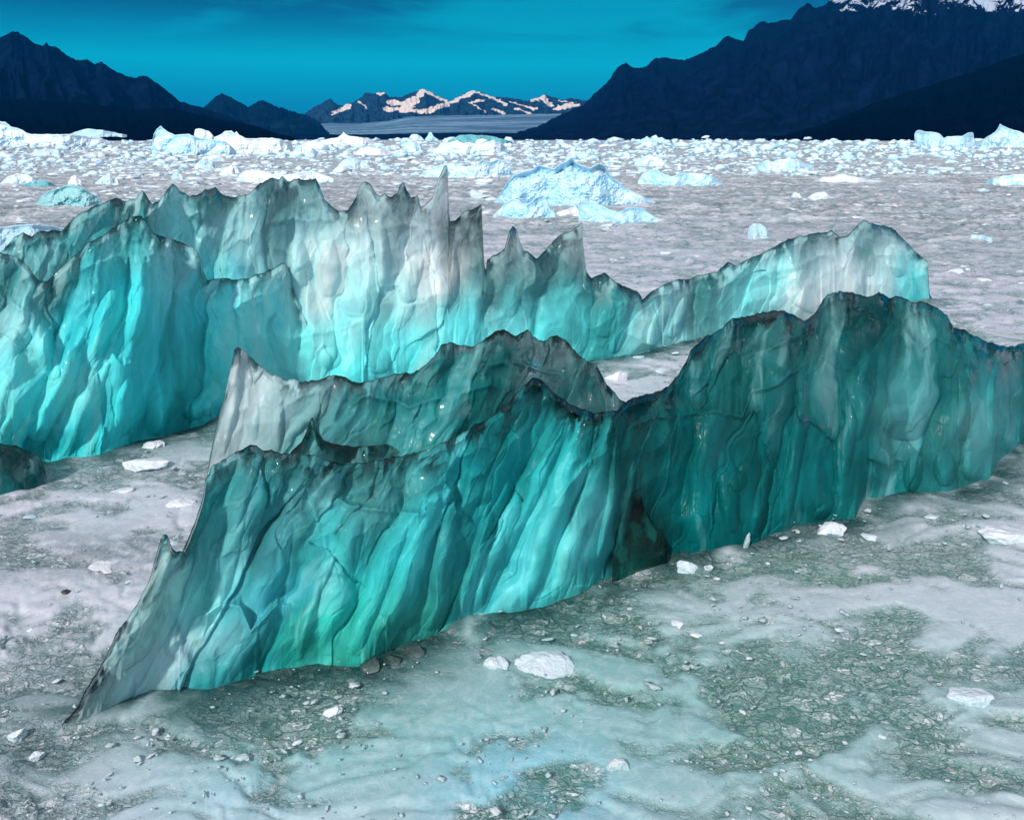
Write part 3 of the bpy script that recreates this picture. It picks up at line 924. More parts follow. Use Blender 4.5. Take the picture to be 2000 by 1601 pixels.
C_CY = (66, 184, 190); C_TL = (34, 158, 162); C_DT = (12, 120, 122); C_GR = (60, 190, 150); C_GY = (165, 205, 205); C_WH = (185, 215, 218); C_DG = (20, 90, 88); C_BL = (80, 200, 212)
FRONT_TINTS = [
    (160, 1370, (130, 150, 152), .35), (210, 1310, (130, 150, 152), .55), (260, 1240, C_GY, .65), (310, 1130, C_GY, .8), (320, 1290, (150, 170, 180), .35), (300, 1330, (150, 190, 200), .2),
    (400, 1150, (90, 182, 176), .3), (390, 1060, (60, 150, 150), .4), (420, 980, C_TL, .5), (430, 1250, (130, 195, 205), .25), (460, 1190, C_BL, .15), (540, 1180, C_BL, .15), (400, 1330, C_TL, .2), (500, 1310, C_TL, .25),
    (520, 1060, (60, 140, 150), .35), (520, 960, (30, 125, 132), .3), (600, 940, (95, 168, 174), .25), (480, 900, (20, 118, 122), .4), (560, 1260, (20, 150, 140), .4), (600, 1120, (30, 140, 150), .4),
    (640, 1060, (70, 190, 185), .15), (660, 1200, (45, 185, 165), .15), (700, 1270, (40, 165, 140), .15), (770, 1240, (60, 165, 125), .2), (640, 1290, (60, 185, 150), .2), (760, 1100, (55, 185, 180), .2), (850, 1180, (60, 180, 160), .25),
    (740, 960, (90, 168, 172), .3), (820, 900, (80, 168, 172), .3), (850, 980, C_CY, .1), (870, 1060, C_CY, .1), (930, 1000, (25, 165, 170), .15), (910, 920, (25, 160, 168), .3), (950, 1150, C_CY, .08), (1010, 1080, C_CY, .08),
    (1050, 1160, C_CY, .05), (1100, 1100, (70, 195, 190), .12), (1000, 900, (30, 165, 170), .2), (1090, 880, (45, 175, 178), .2), (1160, 860, (50, 170, 175), .3), (1170, 1000, (80, 180, 180), .45), (1150, 1120, (60, 180, 170), .35),
    (450, 750, C_GY, .75), (470, 860, C_GY, .65), (540, 800, (120, 170, 178), .7), (620, 790, (130, 175, 180), .7), (680, 800, (60, 140, 142), .65), (720, 830, (40, 120, 118), .6), (800, 780, C_DG, .65), (880, 760, (20, 110, 108), .6), (860, 830, C_DT, .5), (960, 720, (40, 110, 105), .75),
    (1000, 800, (20, 125, 125), .5), (1050, 740, (20, 90, 85), .75), (1120, 740, (25, 90, 85), .75), (1180, 800, (30, 95, 90), .7), (700, 900, (60, 130, 130), .6), (780, 890, (30, 110, 108), .65), (600, 880, (40, 120, 118), .7),
    (1240, 1000, (12, 60, 45), .7), (1270, 1050, (15, 70, 50), .6), (1220, 870, (15, 110, 105), .55), (1260, 820, (15, 105, 105), .5), (1290, 950, (5, 120, 125), .35), (1350, 1020, (5, 135, 130), .2), (1400, 950, (8, 128, 132), .2),
    (1420, 1040, (10, 145, 135), .15), (1350, 860, (12, 115, 115), .4), (1420, 800, (30, 114, 114), .3), (1500, 700, (38, 118, 116), .3), (1450, 740, (26, 108, 108), .3), (1540, 650, (34, 108, 106), .4), (1640, 600, (18, 98, 92), .45), (1740, 610, (20, 108, 104), .45),
    (1500, 880, (15, 115, 115), .35), (1540, 970, (15, 130, 130), .2), (1600, 820, (20, 120, 120), .35), (1600, 960, (12, 122, 110), .3), (1680, 720, (30, 130, 130), .4), (1680, 900, (15, 125, 122), .25), (1760, 850, (90, 165, 170), .25), (1780, 800, (80, 165, 170), .3),
    (1760, 940, (20, 135, 120), .25), (1830, 920, (45, 160, 140), .15), (1850, 760, (20, 120, 118), .4), (1900, 850, (110, 185, 185), .3), (1900, 900, (60, 170, 150), .2), (1950, 760, (50, 155, 162), .35), (1960, 880, (60, 170, 150), .25), (1990, 720, (30, 130, 135), .35), (2080, 780, (40, 140, 142), .3)]
FRONT_LEDGES = [
    ([(400, 925), (440, 896), (490, 869), (510, 880), (620, 887), (650, 905), (700, 905), (760, 893), (830, 880), (886, 852), (985, 792), (1043, 738), (1075, 760), (1120, 800), (1165, 812), (1215, 800)], 0.34, 40),
    ([(560, 900), (590, 862), (608, 818), (622, 850), (650, 872), (720, 868), (790, 868), (850, 862), (880, 850)], 0.10, 14),
    ([(640, 960), (680, 985), (740, 995), (800, 1000), (828, 1002), (833, 962), (850, 945), (870, 945), (884, 960), (890, 996), (908, 1006), (940, 1040)], 0.10, 10),
    ([(1215, 800), (1235, 832), (1280, 812), (1340, 806), (1395, 800), (1450, 812), (1468, 762), (1520, 748), (1565, 712), (1580, 676), (1620, 700), (1645, 716), (1665, 720)], 0.26, 60),
    ([(1425, 700), (1470, 690), (1530, 668), (1590, 640), (1640, 660), (1660, 700)], 0.16, 20),
    ([(1600, 640), (1680, 600), (1760, 640), (1800, 680), (1830, 655), (1870, 680), (1930, 700), (1980, 705)], 0.12, 22),
    ([(1060, 1010), (1100, 960), (1150, 900), (1180, 860), (1200, 870)], 0.06, 8),
    ([(350, 1270), (380, 1210), (430, 1180), (470, 1182), (490, 1230), (540, 1180), (590, 1185)], 0.09, 10),
]
FRONT_STROKES = [
    ([(1110, 790), (1060, 900), (1010, 1000), (965, 1100), (935, 1195)], 26, 26), ([(1150, 800), (1110, 930), (1060, 1060), (1030, 1190)], 30, 26), ([(1190, 820), (1160, 960), (1110, 1080), (1085, 1170)], 24, 20),
    ([(1045, 770), (1010, 850), (975, 920), (940, 1010)], 16, 16), ([(960, 980), (930, 1090), (900, 1200)], 14, 16), ([(1000, 930), (950, 1040), (915, 1150)], 12, 14),
    ([(880, 960), (875, 1060), (850, 1180), (830, 1230)], 24, 20), ([(840, 1010), (800, 1120), (760, 1230)], 22, 18), ([(790, 1010), (740, 1120), (690, 1280)], 26, 20), ([(700, 1000), (660, 1120), (640, 1280)], 30, 14),
    ([(650, 1080), (610, 1160), (580, 1290)], 14, 18), ([(560, 1010), (530, 1100), (500, 1200)], 34, 16), ([(470, 980), (440, 1100), (400, 1220)], 24, 18), ([(400, 1080), (370, 1180), (330, 1280)], 18, 18), ([(330, 1080), (300, 1170), (240, 1290)], 16, 14),
    ([(500, 900), (470, 960), (450, 1040)], 18, 16), ([(858, 960), (866, 985)], 26, 22), ([(1210, 830), (1200, 960), (1170, 1090)], 10, 18), ([(1240, 900), (1225, 1000), (1200, 1100)], 10, 14),
    ([(1570, 730), (1565, 830), (1545, 940), (1530, 1040)], 16, 16), ([(1510, 900), (1490, 980), (1475, 1050)], 14, 14), ([(1640, 740), (1660, 820), (1650, 930)], 16, 14), ([(1700, 680), (1690, 760), (1670, 860)], 22, 16),
    ([(1380, 860), (1370, 950), (1350, 1060)], 34, 14), ([(1420, 880), (1430, 1040)], 22, 14), ([(1770, 790), (1765, 860)], 46, 22), ([(1790, 890), (1780, 960)], 20, 16), ([(1845, 880), (1850, 950)], 24, 18), ([(1900, 880), (1905, 940)], 22, 16),
    ([(1880, 700), (1890, 790), (1880, 860)], 20, 18), ([(1950, 720), (1955, 800), (1950, 860)], 26, 18), ([(1600, 990), (1615, 1010)], 20, 18), ([(1450, 920), (1440, 960)], 18, 12),
    ([(465, 690), (455, 780), (430, 890)], 10, 12), ([(490, 720), (490, 860)], 14, 10, 1), ([(640, 740), (620, 800), (560, 860)], 14, 10),
    ([(920, 830), (960, 790), (990, 720)], 30, -14, 1), ([(840, 790), (830, 840)], 34, -16, 1), ([(1080, 690), (1100, 730)], 24, -14, 1), ([(930, 930), (950, 960)], 26, -12, 1), ([(560, 920), (610, 980), (700, 1000)], 40, -14, 1),
    ([(1690, 900), (1740, 930), (1760, 900)], 18, -16, 1),
]
root = empty('ice_ridge', (float(ground(1000, 1180)[0]), float(ground(1000, 1180)[1]), 0))
tag(root, 'large dark teal glassy ice ridge nearest in the slush with a low pointed end', 'iceberg')
RIM = [(402, 935), (412, 911), (440, 893), (470, 878), (490, 868), (500, 870), (515, 879), (560, 884), (620, 888), (650, 904), (700, 903), (760, 893), (830, 880), (886, 853), (940, 823), (985, 793),
       (1018, 757), (1040, 737), (1052, 739), (1066, 750), (1085, 768), (1120, 792), (1165, 806), (1205, 800), (1221, 787)]
MAIN_CREST = [q for q in FRONT_CREST if q[0] < 400] + RIM + [q for q in FRONT_CREST if q[0] > 1222]
SHEET_CREST = [(400, 935)] + [q for q in FRONT_CREST if 403 < q[0] < 1224] + [(1236, 800)]
SHEET_TINTS = [(430, 860, (205, 222, 224), .5), (460, 720, (215, 228, 230), .45), (480, 800, (205, 224, 228), .4), (540, 800, (175, 212, 216), .45), (620, 790, (140, 195, 200), .5), (680, 780, (60, 160, 164), .35), (600, 860, (90, 165, 168), .5),
               (740, 800, (34, 132, 134), .35), (800, 770, (24, 118, 118), .35), (800, 840, (70, 160, 164), .3), (880, 720, (20, 114, 112), .35), (880, 800, (34, 134, 136), .3), (960, 690, (24, 104, 98), .5), (960, 760, (22, 118, 118), .35), (1040, 690, (40, 98, 88), .6),
               (1100, 690, (90, 130, 110), .7), (1100, 750, (26, 104, 100), .45), (1170, 760, (26, 96, 92), .55), (700, 860, (100, 180, 184), .35), (760, 860, (60, 150, 154), .35)]
traced_ice('ice_sheet', SHEET_CREST, FRONT_BASE, M_ICE, root, ncol=640, nrow=260, lean=0.45, thick=0.30, blade=120,
           ledges=[([(660, 800), (720, 770), (800, 790), (880, 770), (960, 750), (1010, 770)], 0.10, 16), ([(860, 720), (920, 712), (990, 708), (1060, 735), (1130, 745)], 0.10, 14), ([(440, 800), (520, 790), (600, 770), (650, 745)], 0.05, 20)],
           strokes=[([(465, 690), (455, 780), (430, 890)], 12, 14), ([(490, 720), (495, 860)], 16, 10, 1), ([(545, 760), (540, 880)], 14, 10), ([(640, 740), (620, 800), (560, 860)], 16, 12), ([(700, 750), (660, 830)], 20, -14, 1), ([(900, 690), (870, 780)], 34, -20, 1), ([(1010, 680), (990, 740)], 24, -14, 1), ([(1095, 670), (1110, 720)], 24, -16, 1)],
           tints=SHEET_TINTS, lean_fn=front_lean, amp=0.8, cols=(90, 36, 20), crest_jag=2.2, seed=24, clear_top=20, depth_off=0.5, refr_dark_reach=15, crest_pale=0.15, gain=1.1)
traced_ice('ice_shard', [(548, 905), (570, 880), (588, 864), (600, 838), (606, 818), (611, 815), (618, 838), (630, 858), (650, 866), (690, 872), (740, 868), (800, 866), (850, 860), (872, 852), (884, 858)], [(548, 1320), (884, 1225)], M_ICE, root,
           ncol=230, nrow=200, lean=0.44, thick=0.16, blade=60, tints=[(600, 860, (30, 110, 105), .7), (700, 885, (60, 140, 138), .7), (820, 880, (30, 110, 108), .7), (640, 1000, (30, 120, 120), .4)], amp=0.8, cols=(60, 24), crest_jag=1.2, seed=28, clear_top=30, depth_off=0.24)
ml = [L for L in FRONT_LEDGES[2:]]
traced_ice('ice_wall', MAIN_CREST, FRONT_BASE, M_ICE, root, ncol=1250, nrow=330, lean=0.42, thick=0.7, blade=110, ledges=ml, strokes=FRONT_STROKES,
           tints=FRONT_TINTS, lean_fn=front_lean, amp=1.15, cols=(96, 40, 20), crest_jag=2.2, seed=4, clear_top=26, refr_dark_reach=26, dark_right=(1215, 0.72), crest_pale=0.0, gain=1.15)
traced_ice('ice_fin', [(1196, 1085), (1210, 1010), (1225, 960), (1238, 925), (1243, 917), (1250, 935), (1256, 985), (1270, 1020), (1290, 1040), (1300, 1055), (1306, 1085)],
           [(1196, 1118), (1306, 1083)], M_ICE, root, ncol=110, nrow=120, lean=0.3, thick=0.05, blade=20, tints=[(1240, 1000, (12, 50, 42), .8), (1230, 1070, (24, 104, 92), .5), (1280, 1060, (30, 112, 98), .5)],
           amp=0.3, cols=(30, 12), crest_jag=2, seed=71, clear_top=20, depth_off=-0.12, big=0.3, blue_min=0.85, crest_pale=0.0, refr_dark_reach=90)

# ---- back ridge
BACK_CREST = [(-160, 560), (-100, 520), (-40, 505), (0, 494), (12, 480), (30, 460), (45, 455), (62, 460), (80, 450), (120, 451), (130, 440), (150, 420), (180, 405), (200, 398), (208, 392), (225, 386), (245, 392), (265, 388), (278, 371), (284, 378), (297, 398), (310, 392),
              (325, 372), (337, 358), (352, 372), (370, 382), (385, 380), (400, 370), (410, 371), (420, 364), (432, 378), (450, 384), (465, 383), (490, 376), (508, 358), (528, 348), (545, 350), (551, 342), (562, 355), (575, 349), (600, 351), (617, 348), (625, 365), (635, 390), (650, 404), (662, 412),
              (680, 410), (695, 385), (705, 358), (714, 353), (725, 360), (733, 375), (742, 383), (752, 380), (762, 384), (775, 378), (782, 360), (788, 354), (795, 372), (803, 385), (816, 382), (822, 404), (832, 398), (845, 384), (855, 352), (868, 323), (874, 322),
              (862, 380), (863, 425), (875, 432), (890, 430), (900, 418), (912, 410), (925, 408), (935, 402), (941, 398), (934, 460), (928, 500), (924, 518), (930, 530), (945, 508), (965, 498), (985, 488), (995, 450), (1001, 440), (1008, 448), (1013, 465), (1022, 488), (1032, 492), (1040, 500), (1048, 506),
              (1062, 490), (1080, 470), (1100, 455), (1115, 450), (1130, 440), (1137, 431), (1139, 480), (1145, 530), (1155, 545), (1170, 535), (1182, 532), (1200, 548), (1225, 562), (1245, 568), (1255, 584), (1270, 570), (1290, 560), (1320, 545), (1345, 545), (1360, 538), (1400, 530), (1420, 512), (1435, 518),
              (1465, 505), (1500, 488), (1540, 466), (1580, 458), (1625, 450), (1640, 462), (1655, 460), (1670, 445), (1685, 430), (1690, 428), (1700, 436), (1720, 440), (1740, 443), (1760, 462), (1775, 476), (1785, 490), (1800, 500), (1812, 510), (1810, 540), (1815, 575), (1822, 583)]
# keep x strictly increasing (the spire leans right; the crest is single valued)
_b = []
for q in BACK_CREST:
    if _b and q[0] <= _b[-1][0]:
        q = (_b[-1][0] + 2, q[1])
    _b.append(q)
BACK_CREST = _b


def back_lean(x):
    return np.interp(x, [0, 200, 350, 600, 1100, 1800], [0.45, 0.35, 0.1, 0.05, 0.12, 0.05])


B1 = (62, 205, 220); B2 = (115, 220, 232); B3 = (170, 215, 215); B4 = (118, 190, 192)
BACK_TINTS = [
    (20, 480, B4, .6), (100, 480, B4, .6), (20, 540, (20, 100, 100), .6), (80, 580, (20, 110, 110), .5), (150, 450, (50, 140, 140), .55), (40, 620, (140, 200, 200), .2), (30, 720, (100, 195, 195), .2), (140, 640, (40, 175, 185), .2), (220, 640, B1, .1), (250, 580, B1, .1), (60, 820, B1, .12), (150, 760, B2, .1),
    (130, 870, (20, 165, 170), .2), (220, 830, B1, .1), (300, 750, B1, .08), (300, 830, (30, 175, 170), .15), (380, 810, (30, 170, 160), .2), (180, 540, (60, 170, 175), .3), (250, 480, (70, 170, 172), .35), (270, 430, (30, 110, 105), .6), (240, 410, (60, 140, 140), .6), (350, 420, B4, .6), (330, 390, B4, .7),
    (330, 500, (130, 195, 200), .3), (400, 600, B1, .1), (400, 700, B1, .06), (480, 700, B2, .06), (440, 440, (140, 180, 178), .5), (430, 400, (60, 120, 118), .7), (500, 480, (150, 195, 195), .35), (520, 400, (50, 100, 98), .7), (590, 380, (45, 95, 92), .75), (560, 430, (90, 150, 150), .5), (600, 480, (175, 210, 200), .2),
    (450, 560, (90, 190, 205), .3), (520, 620, (95, 195, 205), .12), (620, 560, (160, 210, 205), .2), (700, 480, (180, 210, 205), .3), (710, 400, (120, 130, 135), .85), (790, 390, (90, 105, 105), .85), (750, 420, (165, 190, 188), .5), (850, 400, (190, 190, 200), .9), (880, 460, (60, 90, 85), .7), (930, 430, (40, 60, 55), .8),
    (800, 500, (190, 218, 212), .2), (870, 520, (200, 215, 212), .25), (700, 560, (150, 200, 205), .2), (700, 640, (120, 200, 205), .15), (800, 580, (160, 210, 208), .15), (620, 680, (95, 200, 210), .08), (760, 680, (90, 205, 205), .08), (690, 720, (70, 205, 200), .1), (800, 690, (75, 205, 190), .1), (560, 720, B2, .08),
    (900, 640, (80, 195, 200), .1), (1000, 470, (150, 150, 155), .85), (1000, 530, (30, 70, 60), .65), (960, 560, (60, 110, 105), .6), (1000, 600, (90, 180, 185), .2), (1120, 480, (120, 125, 120), .75), (1090, 520, (60, 120, 110), .55), (1100, 600, (75, 175, 180), .2), (1060, 680, (70, 180, 180), .15), (1180, 560, (20, 90, 80), .6),
    (1180, 620, (50, 155, 150), .25), (1200, 680, (60, 170, 160), .2), (1260, 620, (110, 190, 185), .3), (1300, 600, (140, 190, 180), .4), (1300, 650, (130, 200, 190), .25), (1390, 570, (60, 140, 130), .45), (1420, 600, (120, 215, 215), .1), (1480, 560, (110, 205, 205), .15), (1500, 500, (110, 160, 155), .5), (1580, 480, (120, 150, 145), .6),
    (1600, 560, (190, 240, 250), .03), (1650, 520, (190, 235, 242), .08), (1700, 470, (40, 110, 100), .6), (1740, 480, (170, 190, 195), .4), (1700, 560, (180, 238, 248), .05), (1780, 540, (80, 185, 180), .35), (1800, 570, (50, 165, 160), .4), (1640, 600, (190, 240, 250), .03), (1500, 620, (130, 220, 225), .05)]
BACK_LEDGES = [
    ([(-160, 530), (0, 497), (40, 506), (65, 536), (85, 552), (100, 540), (130, 512), (150, 500), (170, 475), (215, 450), (265, 420), (282, 425), (300, 455), (340, 472), (385, 488), (400, 500)], 0.45, 26),
    ([(300, 582), (330, 572), (400, 548), (440, 543), (480, 545), (530, 525), (556, 512)], 0.22, 16),
    ([(540, 660), (640, 645), (690, 632), (722, 622)], 0.10, 8),
    ([(380, 622), (430, 636), (460, 640), (480, 632)], 0.05, 6),
    ([(500, 440), (560, 428), (650, 425), (740, 405), (800, 440), (900, 455), (930, 440)], 0.12, 14),
    ([(430, 500), (455, 470), (480, 462), (500, 470)], 0.06, 8),
    ([(1040, 590), (1130, 570), (1200, 572)], 0.06, 10), ([(1450, 560), (1500, 530), (1560, 520), (1600, 500), (1650, 490)], 0.12, 14), ([(1700, 500), (1740, 520), (1790, 530)], 0.08, 10),
    ([(180, 700), (220, 690), (240, 715), (280, 700)], 0.08, 10), ([(760, 590), (800, 598), (830, 590), (850, 560)], 0.06, 8),
]
BACK_STROKES = [
    ([(170, 640), (110, 760), (60, 880)], 26, 20), ([(210, 700), (160, 800), (120, 890)], 24, 18), ([(230, 560), (200, 660), (180, 720)], 30, 16), ([(285, 560), (270, 640), (260, 700)], 24, 18), ([(340, 600), (360, 700), (350, 780)], 26, 16),
    ([(260, 740), (240, 850)], 24, 16), ([(320, 770), (300, 850)], 24, 14), ([(60, 600), (90, 700), (110, 740)], 20, 16), ([(20, 640), (20, 760)], 24, 16), ([(440, 640), (450, 760)], 40, 14), ([(380, 780), (372, 820)], 24, 18), ([(405, 780), (408, 812)], 14, 14),
    ([(820, 500), (790, 560), (800, 590)], 22, 14), ([(580, 470), (590, 560)], 22, 12), ([(640, 470), (640, 580)], 24, 12), ([(700, 560), (690, 620)], 30, 14), ([(750, 440), (745, 580)], 14, 12), ([(870, 470), (865, 600)], 30, 14),
    ([(1010, 520), (990, 620)], 22, 14), ([(1120, 470), (1100, 560)], 20, 12), ([(1180, 580), (1180, 660)], 26, 12), ([(1220, 600), (1200, 690)], 16, 12), ([(1300, 590), (1270, 680)], 14, 12), ([(1340, 580), (1310, 660)], 12, 12),
    ([(1600, 540), (1560, 600)], 50, 18), ([(1690, 460), (1700, 540)], 14, 14), ([(1740, 480), (1760, 540)], 20, 14), ([(1490, 560), (1500, 610)], 44, 14), ([(560, 660), (556, 720)], 22, 14), ([(640, 680), (650, 720)], 22, 14), ([(740, 680), (740, 730)], 26, 12),
    ([(300, 520), (330, 560)], 40, -16, 1), ([(600, 400), (610, 430)], 22, -12, 1), ([(380, 420), (400, 460)], 26, -14, 1), ([(250, 470), (300, 500)], 30, -14, 1),
]
root2 = empty('ice_ridge', (float(ground(800, 740)[0]), float(ground(800, 740)[1]), 0))
tag(root2, 'long turquoise ice ridge with jagged glassy spikes standing behind the dark teal ridge', 'iceberg')
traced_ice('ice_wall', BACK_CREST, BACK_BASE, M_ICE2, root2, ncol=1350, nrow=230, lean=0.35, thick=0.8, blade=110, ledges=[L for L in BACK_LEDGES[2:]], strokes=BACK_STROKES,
           tints=BACK_TINTS, lean_fn=back_lean, amp=1.05, cols=(80, 34, 17), crest_jag=1.6, seed=9, clear_top=20, refr_dark_reach=13, gain=1.5, crest_pale=0.7, depth_off=[(-160, 0.75), (380, 0.7), (590, 0.35), (700, 0.0)])
BLOCK_CREST = [(-160, 530), (-90, 510), (-40, 500), (0, 494), (20, 497), (40, 506), (55, 520), (66, 536), (78, 548), (92, 548), (104, 538), (120, 522), (140, 503), (158, 488), (172, 474), (195, 462), (215, 450), (240, 432), (262, 421), (276, 420), (286, 434), (300, 455), (320, 462), (345, 470), (372, 480), (384, 488), (392, 505), (398, 530), (404, 546),
               (425, 543), (440, 543), (465, 546), (485, 543), (505, 534), (530, 526), (548, 516), (556, 512), (566, 530), (582, 585), (604, 625), (640, 668), (672, 715), (700, 742)]
traced_ice('ice_wall', BLOCK_CREST, BACK_BASE, M_ICE2, root2, ncol=640, nrow=240, lean=0.33, thick=0.6, blade=100,
           ledges=[([(-160, 600), (0, 580), (60, 610), (110, 640)], 0.1, 14), ([(170, 520), (230, 500), (300, 495), (360, 510), (390, 520)], 0.14, 12), ([(300, 582), (330, 572), (400, 556)], 0.12, 14), ([(190, 470), (240, 455), (290, 470), (340, 490)], 0.1, 10), BACK_LEDGES[3], BACK_LEDGES[9]], depth_off=[(-160, 0.0), (400, 0.0), (550, 0.42), (640, 0.7)],
           strokes=[S for S in BACK_STROKES if S[0][0][0] < 480], tints=BACK_TINTS, lean_fn=back_lean, amp=1.1, gain=1.4, refr_dark_reach=15, crest_pale=0.5, cols=(84, 34, 18), crest_jag=1.6, seed=39, clear_top=14)

# ---- small dark berg at the left edge
o = traced_ice('iceberg', [(-160, 880), (-90, 850), (-30, 858), (0, 866), (30, 870), (55, 880), (75, 890), (85, 905), (90, 925), (93, 945)], [(-160, 1000), (-40, 985), (20, 970), (93, 946)], M_ICE, None,
               ncol=220, nrow=120, lean=0.5, thick=0.4, blade=50, tints=[(0, 900, (15, 70, 65), .6), (60, 900, (25, 60, 55), .6), (0, 950, (10, 120, 110), .3), (60, 945, (15, 120, 112), .35)], amp=0.6, cols=(50, 22), crest_jag=1.0, seed=15, clear_top=25)
tag(o, 'small rounded dark green ice block cut by the left frame edge', 'iceberg')

# ------------------------------------------------------------------ bergs beyond the ridges, traced one by one
def white_berg(crest, base_y, mat, label, cat='iceberg', group=None, depth_ratio=0.5, amp=0.8, res=1.0, seed=1, cols=(26, 10), name='iceberg', jag=0.8):
    w = crest[-1][0] - crest[0][0]
    hmax = base_y - min(q[1] for q in crest)
    _, Yg = ground(0.5 * (crest[0][0] + crest[-1][0]), base_y)
    sc = Yg / F
    f = min(1.0, max(0.12, hmax / 110.0))
    bulge = 0.42 * w * CAM_H / math.hypot(Yg, CAM_H)
    base = []
    for q in np.linspace(-1, 1, 13):
        base.append((0.5 * (crest[0][0] + crest[-1][0]) + 0.5 * w * q, base_y - bulge * (1 - math.sqrt(max(0, 1 - (0.97 * q) ** 2))) + 0.12 * bulge * math.sin(7 * q + seed)))
    crest = [(a, min(b, float(poly(base, a)) - 0.4)) for a, b in crest]

    def rel(X, P, hpx, cpx):
        r = 0.30 * hmax * fbm(X / (0.28 * hmax + 6), P / (0.30 * hmax + 6), 4, seed + 3)
        f1, _, _ = worley(X / (0.22 * hmax + 3), P / (0.26 * hmax + 3), seed + 8)
        tt = np.clip(hpx / (hpx + cpx + 1e-6), 0, 1)
        r = r - 0.30 * min(w, 3 * hmax) * (1 - np.sqrt(np.clip(1 - tt ** 2.2, 0, 1)))
        return r + amp * 0.16 * hmax * (0.6 - np.minimum(f1, 1) ** 2) + 0.06 * hmax * ridged(X / 7, P / 6, 3, seed + 5)
    n = int(np.clip(w * 1.5 * res, 40, 480))
    rws = int(np.clip(hmax * 1.3 * res, 24, 150))
    o = traced_ice(name, crest, base, mat, None, ncol=n, nrow=rws, lean=0.5 if base_y < 600 else 0.25, thick=max(0.05, depth_ratio * w * sc), blade=max(5, hmax * 0.4), amp=0.0, big=0.0, crest_jag=jag, seed=seed, relief=rel, cap_z=-0.3)
    tag(o, label, cat, group)
    return o


